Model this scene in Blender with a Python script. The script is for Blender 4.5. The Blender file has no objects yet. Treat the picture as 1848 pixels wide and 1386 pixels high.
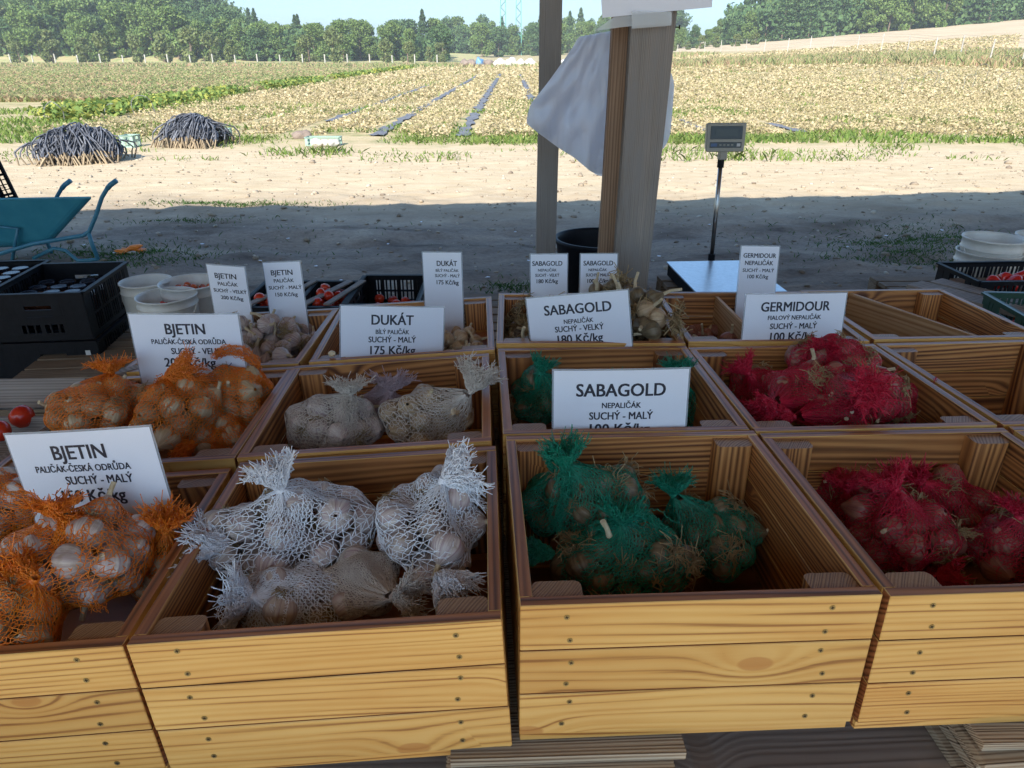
import bpy, bmesh, math, random
import numpy as np
from mathutils import Vector, Matrix, Euler
R = math.radians
rnd = random.Random(11)
nr = np.random.default_rng(5)
S = bpy.context.scene
COL = S.collection

# ------------------------------------------------------------------ camera, sky, sun
EYE = 1.60
F = 1290.0
PITCH = math.atan(593 / F)
cam = bpy.data.cameras.new('camera'); cam.sensor_width = 36; cam.lens = 36 * F / 1848
cam.clip_start = 0.05; cam.clip_end = 4000
co = bpy.data.objects.new('camera', cam); COL.objects.link(co)
co.location = (0, 0, EYE); co.rotation_euler = (math.pi / 2 - PITCH, 0, 0)
S.camera = co
SKY = 0.12; HAZE = 0.0005
SUN_EL, SUN_AZ = 37.0, -18.0        # light comes from behind the camera, a little from the left
w = bpy.data.worlds.new('World'); S.world = w; w.use_nodes = True
nt = w.node_tree
sky = nt.nodes.new('ShaderNodeTexSky'); sky.sky_type = 'NISHITA'; sky.sun_disc = False
sky.sun_elevation = R(SUN_EL); sky.sun_rotation = R(180 - SUN_AZ)
sky.air_density = 1.0; sky.dust_density = 1.6; sky.ozone_density = 3.0
gm = nt.nodes.new('ShaderNodeGamma'); gm.inputs[1].default_value = 0.8; nt.links.new(sky.outputs[0], gm.inputs[0])
tn = nt.nodes.new('ShaderNodeMix'); tn.data_type = 'RGBA'; tn.blend_type = 'MULTIPLY'; tn.inputs[0].default_value = 1
nt.links.new(gm.outputs[0], tn.inputs[6]); tn.inputs[7].default_value = (.70, .95, 1.15, 1)
nt.links.new(tn.outputs[2], nt.nodes['Background'].inputs[0])
nt.nodes['Background'].inputs[1].default_value = SKY
sl = bpy.data.lights.new('sun', 'SUN'); sl.energy = 3.4; sl.angle = R(0.5); sl.color = (1, 0.94, 0.84)
so = bpy.data.objects.new('sun', sl); COL.objects.link(so)
_d = Vector((math.sin(R(-SUN_AZ)) * math.cos(R(SUN_EL)), math.cos(R(-SUN_AZ)) * math.cos(R(SUN_EL)), -math.sin(R(SUN_EL))))
so.rotation_euler = _d.to_track_quat('-Z', 'Y').to_euler()
S.view_settings.view_transform = 'Standard'; S.view_settings.look = 'None'
S.view_settings.exposure = 1.45; S.view_settings.gamma = 1
S.cycles.max_bounces = 8; S.cycles.diffuse_bounces = 5; S.cycles.glossy_bounces = 3
S.cycles.transparent_max_bounces = 12; S.cycles.transmission_bounces = 4

def at(px, py, z):
    """the point at height z that the photograph shows at pixel px, py"""
    u = (px - 924) / F; v = -(py - 693) / F
    d = Vector((u, math.cos(PITCH) + v * math.sin(PITCH), -math.sin(PITCH) + v * math.cos(PITCH)))
    return Vector((0, 0, EYE)) + d * ((z - EYE) / d.z)
def atd(px, py, y):
    u = (px - 924) / F; v = -(py - 693) / F
    d = Vector((u, math.cos(PITCH) + v * math.sin(PITCH), -math.sin(PITCH) + v * math.cos(PITCH)))
    return Vector((0, 0, EYE)) + d * (y / d.y)

# ------------------------------------------------------------------ helpers
def tag(o, label=None, cat=None, group=None, kind=None):
    if label: o['label'] = label
    if cat: o['category'] = cat
    if group: o['group'] = group
    if kind: o['kind'] = kind
    return o
def empty(name, loc=(0, 0, 0), rot=None, M=None):
    o = bpy.data.objects.new(name, None); COL.objects.link(o); o.empty_display_size = .05
    if M is not None: o.matrix_world = M
    else:
        o.location = loc
        if rot: o.rotation_euler = rot
    return o
def link(name, me, parent=None, loc=None, rot=None):
    o = bpy.data.objects.new(name, me); COL.objects.link(o)
    if parent is not None: o.parent = parent
    if loc is not None: o.location = loc
    if rot is not None: o.rotation_euler = rot
    return o
def mesh_np(name, V, Fc, mats, smooth=False, mi=None):
    V = np.asarray(V, np.float32); Fc = np.asarray(Fc, np.int32)
    me = bpy.data.meshes.new(name)
    me.vertices.add(len(V)); me.vertices.foreach_set('co', V.ravel())
    k = Fc.shape[1]
    me.loops.add(Fc.size); me.loops.foreach_set('vertex_index', Fc.ravel())
    me.polygons.add(len(Fc)); me.polygons.foreach_set('loop_start', np.arange(0, Fc.size, k, dtype=np.int32))
    if mi is not None: me.polygons.foreach_set('material_index', np.asarray(mi, np.int32))
    me.update(calc_edges=True)
    if smooth: me.polygons.foreach_set('use_smooth', np.ones(len(Fc), bool))
    for m in (mats if isinstance(mats, (list, tuple)) else [mats]): me.materials.append(m)
    return me
class MB:
    def __init__(s): s.v = []; s.f = []; s.m = []
    def add(s, vs, fs, m=0):
        n = len(s.v); s.v += [tuple(v) for v in vs]; s.f += [tuple(i + n for i in f) for f in fs]; s.m += [m] * len(fs)
        return s
    def box(s, c, d, M=None, m=0):
        cx, cy, cz = c; x, y, z = d[0] / 2, d[1] / 2, d[2] / 2
        vs = [Vector((cx + a * x, cy + b * y, cz + e * z)) for a in (-1, 1) for b in (-1, 1) for e in (-1, 1)]
        if M is not None: vs = [M @ v for v in vs]
        return s.add(vs, [(0, 1, 3, 2), (4, 6, 7, 5), (0, 4, 5, 1), (2, 3, 7, 6), (0, 2, 6, 4), (1, 5, 7, 3)], m)
    def tube(s, pts, r, n=8, m=0, cap=True):
        pts = [Vector(p) for p in pts]; rr = r if isinstance(r, (list, tuple)) else [r] * len(pts)
        vs = []; up = None
        for i, p in enumerate(pts):
            t = (pts[min(i + 1, len(pts) - 1)] - pts[max(i - 1, 0)]).normalized()
            if up is None: up = t.orthogonal().normalized()
            up = (up - t * up.dot(t)).normalized(); b = t.cross(up)
            for k in range(n):
                a = 2 * math.pi * k / n
                vs.append(p + (up * math.cos(a) + b * math.sin(a)) * rr[i])
        fs = [(i * n + k, i * n + (k + 1) % n, (i + 1) * n + (k + 1) % n, (i + 1) * n + k) for i in range(len(pts) - 1) for k in range(n)]
        if cap: fs += [tuple(range(n))[::-1], tuple((len(pts) - 1) * n + k for k in range(n))]
        return s.add(vs, fs, m)
    def lathe(s, prof, n=32, c=(0, 0, 0), m=0, close=False):
        vs = []
        for r, z in prof:
            for k in range(n):
                a = 2 * math.pi * k / n; vs.append((c[0] + r * math.cos(a), c[1] + r * math.sin(a), c[2] + z))
        fs = [(i * n + k, i * n + (k + 1) % n, (i + 1) * n + (k + 1) % n, (i + 1) * n + k) for i in range(len(prof) - 1) for k in range(n)]
        if close: fs.append(tuple((len(prof) - 1) * n + k for k in range(n)))
        return s.add(vs, fs, m)
    def mesh(s, name, mats, smooth=False, bevel=0, seg=1):
        me = bpy.data.meshes.new(name); me.from_pydata(s.v, [], s.f)
        for m in (mats if isinstance(mats, (list, tuple)) else [mats]): me.materials.append(m)
        me.polygons.foreach_set('material_index', s.m)
        if bevel:
            bm = bmesh.new(); bm.from_mesh(me)
            bmesh.ops.bevel(bm, geom=bm.edges[:], offset=bevel, segments=seg, affect='EDGES', profile=.5)
            bm.to_mesh(me); bm.free()
        if smooth:
            me.polygons.foreach_set('use_smooth', [True] * len(me.polygons))
        me.update(); return me
    def build(s, name, mats, parent=None, **k):
        loc = k.pop('loc', None); rot = k.pop('rot', None)
        return link(name, s.mesh(name, mats, **k), parent, loc, rot)
def tubes_np(A, B, r, n=3):
    """vectorised thin prisms from points A to B"""
    A = np.asarray(A, float); B = np.asarray(B, float); r = np.broadcast_to(r, (len(A),))
    t = B - A; L = np.linalg.norm(t, axis=1, keepdims=True); t = t / np.maximum(L, 1e-9)
    ref = np.where(np.abs(t[:, 2:3]) < .9, np.array([[0, 0, 1.]]), np.array([[1., 0, 0]]))
    u = np.cross(t, ref); u /= np.maximum(np.linalg.norm(u, axis=1, keepdims=True), 1e-9); v = np.cross(t, u)
    V = np.zeros((len(A), 2 * n, 3))
    for k in range(n):
        a = 2 * math.pi * k / n; o = (u * math.cos(a) + v * math.sin(a)) * r[:, None]
        V[:, k] = A + o; V[:, n + k] = B + o
    base = (np.arange(len(A)) * 2 * n)[:, None]
    Fc = np.concatenate([base + np.array([[k, (k + 1) % n, n + (k + 1) % n, n + k]]) for k in range(n)], 0)
    return V.reshape(-1, 3), Fc
def join_np(parts):
    V = []; Fs = []; n = 0
    for v, f in parts: V.append(v); Fs.append(f + n); n += len(v)
    return np.concatenate(V), np.concatenate(Fs)

# ------------------------------------------------------------------ materials
def new_mat(name):
    m = bpy.data.materials.new(name); m.use_nodes = True
    return m, m.node_tree, m.node_tree.nodes['Principled BSDF']
def N(nt, typ, **k):
    n = nt.nodes.new(typ)
    for a, b in k.items(): setattr(n, a, b)
    return n
def ramp(nt, src, stops, interp='LINEAR'):
    r = N(nt, 'ShaderNodeValToRGB'); r.color_ramp.interpolation = interp
    e = r.color_ramp.elements
    while len(e) < len(stops): e.new(.5)
    for i, (p, c) in enumerate(stops):
        e[i].position = p; e[i].color = (*c, 1) if len(c) == 3 else c
    nt.links.new(src, r.inputs[0]); return r.outputs[0]
def mix(nt, f, a, b, mode='MIX'):
    m = N(nt, 'ShaderNodeMix', data_type='RGBA', blend_type=mode)
    for i, s in ((0, f), (6, a), (7, b)):
        if hasattr(s, 'links'): nt.links.new(s, m.inputs[i])
        elif isinstance(s, (tuple, list)): m.inputs[i].default_value = (*s, 1)
        else: m.inputs[i].default_value = s
    return m.outputs[2]
def mth(nt, op, a, b=None, c=None):
    m = N(nt, 'ShaderNodeMath', operation=op)
    for i, s in enumerate((a, b, c)):
        if s is None: continue
        if hasattr(s, 'links'): nt.links.new(s, m.inputs[i])
        else: m.inputs[i].default_value = s
    return m.outputs[0]
def coords(nt, scale=(1, 1, 1), rand=0.0, kind='Object'):
    tc = N(nt, 'ShaderNodeTexCoord'); out = tc.outputs[kind]
    if rand:
        oi = N(nt, 'ShaderNodeObjectInfo'); cx = N(nt, 'ShaderNodeCombineXYZ')
        nt.links.new(mth(nt, 'MULTIPLY', oi.outputs['Random'], rand), cx.inputs[0])
        nt.links.new(mth(nt, 'MULTIPLY', oi.outputs['Random'], rand * .37), cx.inputs[2])
        nt.links.new(mth(nt, 'MULTIPLY', oi.outputs['Random'], rand * .73), cx.inputs[1])
        va = N(nt, 'ShaderNodeVectorMath', operation='ADD'); nt.links.new(out, va.inputs[0]); nt.links.new(cx.outputs[0], va.inputs[1]); out = va.outputs[0]
    mp = N(nt, 'ShaderNodeMapping'); mp.inputs['Scale'].default_value = scale; nt.links.new(out, mp.inputs[0])
    return mp.outputs[0]
def noise(nt, vec, scale, detail=4, rough=.55, dist=0):
    n = N(nt, 'ShaderNodeTexNoise'); n.inputs['Scale'].default_value = scale; n.inputs['Detail'].default_value = detail
    n.inputs['Roughness'].default_value = rough; n.inputs['Distortion'].default_value = dist
    nt.links.new(vec, n.inputs['Vector']); return n.outputs['Fac']
def bump(nt, bs, h, dist=.001, strength=.6):
    b = N(nt, 'ShaderNodeBump'); b.inputs['Distance'].default_value = dist; b.inputs['Strength'].default_value = strength
    nt.links.new(h, b.inputs['Height']); nt.links.new(b.outputs[0], bs.inputs['Normal'])
def simple(name, col, rough=.6, col2=None, scale=30, spec=.5, metal=0, coat=0, bmp=0, rand=0, tl=0):
    m, nt, bs = new_mat(name)
    bs.inputs['Roughness'].default_value = rough; bs.inputs['Metallic'].default_value = metal
    bs.inputs['Specular IOR Level'].default_value = spec; bs.inputs['Coat Weight'].default_value = coat
    bs.inputs['Base Color'].default_value = (*col, 1)
    if col2 is not None:
        n = noise(nt, coords(nt, rand=rand), scale, 5, .6)
        nt.links.new(ramp(nt, n, [(.32, col), (.68, col2)]), bs.inputs['Base Color'])
        if bmp: bump(nt, bs, n, bmp)
    if tl: bs.inputs['Transmission Weight'].default_value = 0
    return m
def wood(name, light, mid, dark, rough=.45, coat=0.0, freq=900, line=.6, knots=True, grey=None, coat_rough=.25, wob=.085):
    m, nt, bs = new_mat(name)
    P = coords(nt, rand=37.0)
    sx = N(nt, 'ShaderNodeSeparateXYZ'); nt.links.new(P, sx.inputs[0])
    low = noise(nt, coords(nt, (.55, 3, 4), 37.0), 1.0, 2, .45)
    oi = N(nt, 'ShaderNodeObjectInfo')
    slope = mth(nt, 'MULTIPLY_ADD', oi.outputs['Random'], .9, .35)
    g = mth(nt, 'ADD', mth(nt, 'MULTIPLY', sx.outputs[2], slope), mth(nt, 'MULTIPLY', sx.outputs[1], .6))
    g = mth(nt, 'ADD', g, mth(nt, 'MULTIPLY', low, wob))
    kmask = None
    if knots:
        vo = N(nt, 'ShaderNodeTexVoronoi', voronoi_dimensions='2D'); cm = N(nt, 'ShaderNodeCombineXYZ')
        nt.links.new(mth(nt, 'MULTIPLY', sx.outputs[0], 3.2), cm.inputs[0]); nt.links.new(mth(nt, 'MULTIPLY', sx.outputs[2], 6.4), cm.inputs[1])
        vo.inputs['Scale'].default_value = 1.0; nt.links.new(cm.outputs[0], vo.inputs['Vector'])
        sc = N(nt, 'ShaderNodeSeparateColor'); nt.links.new(vo.outputs['Color'], sc.inputs[0])
        on = mth(nt, 'GREATER_THAN', sc.outputs[0], .62)
        size = mth(nt, 'MULTIPLY_ADD', sc.outputs[1], .07, .03)
        q = mth(nt, 'DIVIDE', vo.outputs['Distance'], size)
        infl = mth(nt, 'MULTIPLY', mth(nt, 'POWER', 2.718, mth(nt, 'MULTIPLY', mth(nt, 'MULTIPLY', q, q), -.16)), on)
        g = mth(nt, 'ADD', g, mth(nt, 'MULTIPLY', infl, .022))
        kmask = mth(nt, 'MULTIPLY', ramp_v(nt, q, [(.0, 1), (.09, .9), (.11, 0)]), on)
    gv = N(nt, 'ShaderNodeCombineXYZ'); nt.links.new(mth(nt, 'MULTIPLY', g, freq / 22), gv.inputs[0]); nt.links.new(mth(nt, 'MULTIPLY', sx.outputs[0], .8), gv.inputs[1])
    warp = noise(nt, gv.outputs[0], 1.0, 2, .5)
    s = mth(nt, 'SINE', mth(nt, 'ADD', mth(nt, 'MULTIPLY', g, freq * .8), mth(nt, 'MULTIPLY', warp, 14)))
    s = mth(nt, 'MULTIPLY_ADD', s, .5, .5)
    gv2 = N(nt, 'ShaderNodeCombineXYZ'); nt.links.new(mth(nt, 'MULTIPLY', g, freq / 6), gv2.inputs[0]); nt.links.new(mth(nt, 'MULTIPLY', sx.outputs[0], 1.5), gv2.inputs[1]); gv2.inputs[2].default_value = 4
    s = mth(nt, 'MULTIPLY', s, ramp_v(nt, noise(nt, gv2.outputs[0], 1.0, 2, .5), [(.3, .45), (.62, 1.1)]))
    fib = noise(nt, coords(nt, (6, 260, 260), 37.0), 1.0, 3, .6)
    v = mth(nt, 'ADD', mth(nt, 'MULTIPLY', s, .75), mth(nt, 'MULTIPLY', fib, .35))
    c = ramp(nt, v, [(.2, light), (line, mid), (.97, dark)])
    pat = noise(nt, coords(nt, (2.2, 9, 9), 53.0), 1.0, 3, .6)
    c = mix(nt, ramp(nt, pat, [(.35, (0, 0, 0)), (.75, (.75, .75, .75))]), c, mix(nt, .6, c, mid, 'MULTIPLY'))
    tint = ramp(nt, oi.outputs['Random'], [(0, (.86, .84, .80)), (.5, (1, 1, 1)), (1, (1.0, .93, .85))])
    c = mix(nt, 1.0, c, tint, 'MULTIPLY')
    if kmask is not None: c = mix(nt, mth(nt, 'MULTIPLY', kmask, .75), c, (dark[0] * 1.2, dark[1] * 1.1, dark[2]))
    if grey is not None:
        gn = noise(nt, coords(nt, (4, 30, 30), 11.0), 1.0, 4, .7)
        c = mix(nt, ramp(nt, gn, [(.38, (0, 0, 0)), (.62, (1, 1, 1))]), c, grey)
    nt.links.new(c, bs.inputs['Base Color'])
    nt.links.new(ramp_v(nt, fib, [(.2, rough - .08), (.8, rough + .12)]), bs.inputs['Roughness'])
    bs.inputs['Coat Weight'].default_value = coat; bs.inputs['Coat Roughness'].default_value = coat_rough
    bump(nt, bs, v, .0008, .55)
    return m
def ramp_v(nt, src, stops):
    mr = N(nt, 'ShaderNodeValToRGB'); e = mr.color_ramp.elements
    while len(e) < len(stops): e.new(.5)
    # values above 1 are clamped by the ramp: scale the source first when needed
    for i, (p, v) in enumerate(stops): e[i].position = p; e[i].color = (v, v, v, 1)
    big = max(p for p, _ in stops) <= .2 and len(stops) == 3
    if big:
        s = mth(nt, 'MULTIPLY', src, .1); nt.links.new(s, mr.inputs[0])
    else: nt.links.new(src, mr.inputs[0])
    bw = N(nt, 'ShaderNodeRGBToBW'); nt.links.new(mr.outputs[0], bw.inputs[0]); return bw.outputs[0]

M = {}
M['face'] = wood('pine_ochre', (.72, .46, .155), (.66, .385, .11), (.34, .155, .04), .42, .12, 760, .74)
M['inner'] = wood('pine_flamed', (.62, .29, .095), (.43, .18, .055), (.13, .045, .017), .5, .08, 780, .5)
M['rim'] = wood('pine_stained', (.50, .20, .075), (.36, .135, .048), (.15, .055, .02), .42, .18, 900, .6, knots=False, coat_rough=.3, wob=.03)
M['post_end'] = wood('pine_end', (.44, .25, .12), (.34, .18, .08), (.2, .10, .045), .5, .15, 1500, .55, knots=False)
M['divider'] = wood('pine_raw', (.62, .42, .24), (.55, .34, .17), (.38, .2, .09), .55, 0, 900, .6)
M['ply'] = wood('ply_edge', (.55, .47, .36), (.38, .29, .2), (.09, .06, .04), .8, 0, 1900, .6, knots=False)
M['grey_board'] = wood('board_weathered', (.33, .27, .225), (.29, .23, .19), (.2, .155, .125), .75, 0, 900, .6, wob=.04)
M['pallet'] = wood('pallet_wood', (.28, .21, .145), (.23, .165, .11), (.14, .095, .06), .8, 0, 1000, .55, wob=.03)
M['weather'] = wood('post_weathered', (.30, .28, .265), (.26, .24, .225), (.16, .145, .135), .8, 0, 2300, .5, knots=False, grey=(.22, .205, .195), wob=.012)
M['batten'] = wood('batten_brown', (.34, .22, .14), (.27, .165, .10), (.17, .10, .06), .65, 0, 1300, .6, knots=False, wob=.012)
M['silver_board'] = wood('board_silver', (.34, .31, .29), (.29, .26, .24), (.2, .17, .155), .7, 0, 1000, .55, wob=.02)
M['screw'] = simple('screw_zinc', (.34, .28, .14), .35, metal=.9)
M['screw_slot'] = simple('screw_recess', (.03, .025, .02), .6)
M['paper'] = simple('paper_white', (.76, .79, .88), .5)
M['ink'] = simple('ink_dark', (.016, .017, .035), .45)
M['black_plastic'] = simple('plastic_black', (.004, .005, .008), .5, (.008, .009, .013), 40, spec=.18)
M['green_plastic'] = simple('plastic_green', (.01, .05, .035), .35, (.015, .07, .05), 30)
M['white_plastic'] = simple('plastic_white_dusty', (.72, .72, .69), .4, (.56, .54, .49), 7, rand=3)
M['blue_paint'] = simple('paint_blue', (.03, .16, .24), .4, (.05, .20, .28), 12)
M['blue_tub'] = simple('barrow_teal', (.025, .19, .26), .35, (.045, .24, .31), 7)
M['steel'] = simple('steel', (.42, .42, .42), .3, metal=1)
M['steel_plate'] = simple('steel_plate', (.55, .58, .62), .28, (.45, .48, .52), 40, metal=.85)
M['tomato'] = simple('tomato_red', (.50, .02, .01), .22, (.58, .05, .015), 14, rand=20)
M['tomato_o'] = simple('tomato_orange', (.62, .14, .03), .25, (.5, .07, .02), 14, rand=20)
M['pepper'] = simple('pepper_red', (.55, .02, .015), .18)
M['calyx'] = simple('calyx_green', (.05, .11, .03), .6)
M['lid_dark'] = simple('jar_lid_dark', (.02, .02, .03), .25, metal=.3)
M['lid_white'] = simple('jar_lid_white', (.65, .68, .74), .3)
M['jar_glass'] = simple('jar_dark_honey', (.12, .04, .015), .1)
M['sticker'] = simple('sticker', (.55, .55, .55), .5)

def film_mat(name, col, alpha, rough=.12):
    m, nt, bs = new_mat(name)
    bs.inputs['Base Color'].default_value = (*col, 1); bs.inputs['Roughness'].default_value = rough
    bs.inputs['Alpha'].default_value = alpha; return m
M['laminate'] = film_mat('laminate', (.55, .6, .66), .38, .12)
M['pocket'] = film_mat('plastic_pocket', (.7, .74, .78), .35, .1)
def bag_film():
    m, nt, bs = new_mat('plastic_bag_film')
    tr = N(nt, 'ShaderNodeBsdfTranslucent'); tr.inputs[0].default_value = (.86, .86, .90, 1)
    df = N(nt, 'ShaderNodeBsdfDiffuse'); df.inputs[0].default_value = (.84, .84, .88, 1)
    gl = N(nt, 'ShaderNodeBsdfGlossy'); gl.inputs[1].default_value = .25; gl.inputs[0].default_value = (.9, .9, .95, 1)
    a = N(nt, 'ShaderNodeMixShader'); a.inputs[0].default_value = .92; nt.links.new(df.outputs[0], a.inputs[1]); nt.links.new(tr.outputs[0], a.inputs[2])
    b = N(nt, 'ShaderNodeMixShader'); b.inputs[0].default_value = .08; nt.links.new(a.outputs[0], b.inputs[1]); nt.links.new(gl.outputs[0], b.inputs[2])
    cr = noise(nt, coords(nt, (1, 1, .45)), 16, 6, .62, 1.2); bp = N(nt, 'ShaderNodeBump'); bp.inputs['Distance'].default_value = .012; bp.inputs['Strength'].default_value = .8
    nt.links.new(cr, bp.inputs['Height'])
    for q in (df, gl): nt.links.new(bp.outputs[0], q.inputs['Normal'])
    tp = N(nt, 'ShaderNodeBsdfTransparent'); c = N(nt, 'ShaderNodeMixShader'); c.inputs[0].default_value = .06
    nt.links.new(b.outputs[0], c.inputs[1]); nt.links.new(tp.outputs[0], c.inputs[2])
    nt.links.new(c.outputs[0], nt.nodes['Material Output'].inputs[0]); return m
M['film'] = bag_film()
def garlic(name, base, streak, dirt):
    m, nt, bs = new_mat(name)
    tc = N(nt, 'ShaderNodeTexCoord'); sx = N(nt, 'ShaderNodeSeparateXYZ'); nt.links.new(tc.outputs['Object'], sx.inputs[0])
    ang = mth(nt, 'ARCTAN2', sx.outputs[1], sx.outputs[0])
    cb = N(nt, 'ShaderNodeCombineXYZ'); nt.links.new(mth(nt, 'MULTIPLY', ang, 5.5), cb.inputs[0]); nt.links.new(mth(nt, 'MULTIPLY', sx.outputs[2], 12), cb.inputs[1])
    oi = N(nt, 'ShaderNodeObjectInfo'); nt.links.new(mth(nt, 'MULTIPLY', oi.outputs['Random'], 40), cb.inputs[2])
    st = noise(nt, cb.outputs[0], 1.3, 4, .6)
    c = ramp(nt, st, [(.38, base), (.56, tuple((a + b) / 2 for a, b in zip(base, streak))), (.72, streak)])
    d = noise(nt, coords(nt, rand=9), 60, 4, .6)
    c = mix(nt, ramp(nt, d, [(.52, (0, 0, 0)), (.72, (.7, .7, .7))]), c, dirt)
    tint = ramp(nt, oi.outputs['Random'], [(0, (.8, .76, .7)), (1, (1.0, .98, .96))])
    c = mix(nt, 1.0, c, tint, 'MULTIPLY')
    nt.links.new(c, bs.inputs['Base Color']); bs.inputs['Roughness'].default_value = .45
    bump(nt, bs, st, .0012, .6); return m
M['g_white'] = garlic('garlic_white', (.68, .60, .54), (.30, .17, .21), (.34, .24, .16))
M['g_cream'] = garlic('garlic_cream', (.60, .46, .29), (.38, .24, .15), (.34, .23, .12))
M['g_brown'] = garlic('garlic_brown', (.24, .185, .11), (.10, .07, .04), (.07, .05, .03))
M['g_red'] = garlic('garlic_violet', (.40, .17, .12), (.16, .04, .05), (.30, .20, .12))
M['stem'] = simple('garlic_stem', (.62, .52, .36), .6, (.45, .35, .2), 60)
M['root'] = simple('garlic_root', (.46, .34, .17), .8, (.30, .20, .10), 60)
def net_mat(name, c1, c2):
    m = simple(name, c1, .38, c2, 70, spec=.5)
    return m
M['net_orange'] = net_mat('net_orange', (.80, .17, .012), (.86, .26, .02))
M['net_white'] = net_mat('net_white', (.88, .88, .91), (.80, .80, .85))
M['net_cream'] = net_mat('net_cream', (.68, .60, .52), (.58, .49, .42))
M['net_mauve'] = net_mat('net_mauve', (.48, .34, .36), (.40, .28, .30))
M['net_green'] = net_mat('net_green', (.006, .19, .11), (.012, .28, .17))
M['net_red'] = net_mat('net_red', (.44, .006, .028), (.60, .014, .05))
M['clip'] = simple('clip_blue', (.05, .12, .25), .35)

# ------------------------------------------------------------------ terrain
def vnoise(x, y, seed=0):
    xi = np.floor(x); yi = np.floor(y); fx = x - xi; fy = y - yi
    fx = fx * fx * (3 - 2 * fx); fy = fy * fy * (3 - 2 * fy)
    def h(a, b):
        t = np.sin(a * 127.1 + b * 311.7 + seed * 74.7) * 43758.5453
        return t - np.floor(t)
    return (h(xi, yi) * (1 - fx) + h(xi + 1, yi) * fx) * (1 - fy) + (h(xi, yi + 1) * (1 - fx) + h(xi + 1, yi + 1) * fx) * fy
def sstep(a, b, x):
    t = np.clip((x - a) / (b - a), 0, 1); return t * t * (3 - 2 * t)
def terrain(x, y):
    x = np.asarray(x, float); y = np.asarray(y, float)
    s = x / np.maximum(y, 1)
    right = np.clip(s / .72, 0, 1.4) ** 1.1 * .065 * np.clip(y - 37, 0, 215) * sstep(30, 60, y)
    left = sstep(-.27, -.44, s) * .165 * np.clip(y - 192, 0, 160) + sstep(.05, -.2, s) * .02 * np.clip(y - 190, 0, 230)
    mid = .02 * np.clip(y - 230, 0, 200)
    return right + left + mid
def ground_h(x, y):
    n = (vnoise(x * 1.1, y * 1.7, 1) - .5) * .05 + (vnoise(x * 4, y * 6, 2) - .5) * .028 + (vnoise(x * 11, y * 15, 3) - .5) * .016
    ruts = -.04 * np.exp(-((y - 6.9 - .1 * x + .4 * vnoise(x * .4, y * 0, 6)) / .28) ** 2) * vnoise(x * .9, y * .9, 5) * 2
    n = n + (np.maximum(vnoise(x * 2.2, y * 3.4, 31) - .62, 0) * .10 - np.maximum(vnoise(x * 5, y * 9, 32) - .6, 0) * .05) * sstep(9.8, 8.4, y - .1 * x)
    near = sstep(30, 16, y) * (1 - .6 * sstep(9, 10.5, y))
    return terrain(x, y) + (n + ruts) * near
def axis(a, b, step, lo, hi, grow=1.13):
    v = list(np.arange(a, b + 1e-6, step)); s = step
    while v[-1] < hi: s *= grow; v.append(v[-1] + s)
    s = step; left = []
    c = v[0]
    while c > lo: s *= grow; c -= s; left.append(c)
    return np.array(left[::-1] + v)
gx = axis(-9, 9, .07, -700, 700); gy = axis(2, 15, .06, -60, 900, 1.08)
X, Y = np.meshgrid(gx, gy); Z = ground_h(X, Y)
V = np.stack([X, Y, Z], -1).reshape(-1, 3); nx = len(gx); ny = len(gy)
I = (np.arange(ny - 1)[:, None] * nx + np.arange(nx - 1)[None, :]).ravel()
Fq = np.stack([I, I + 1, I + nx + 1, I + nx], 1)
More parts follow.
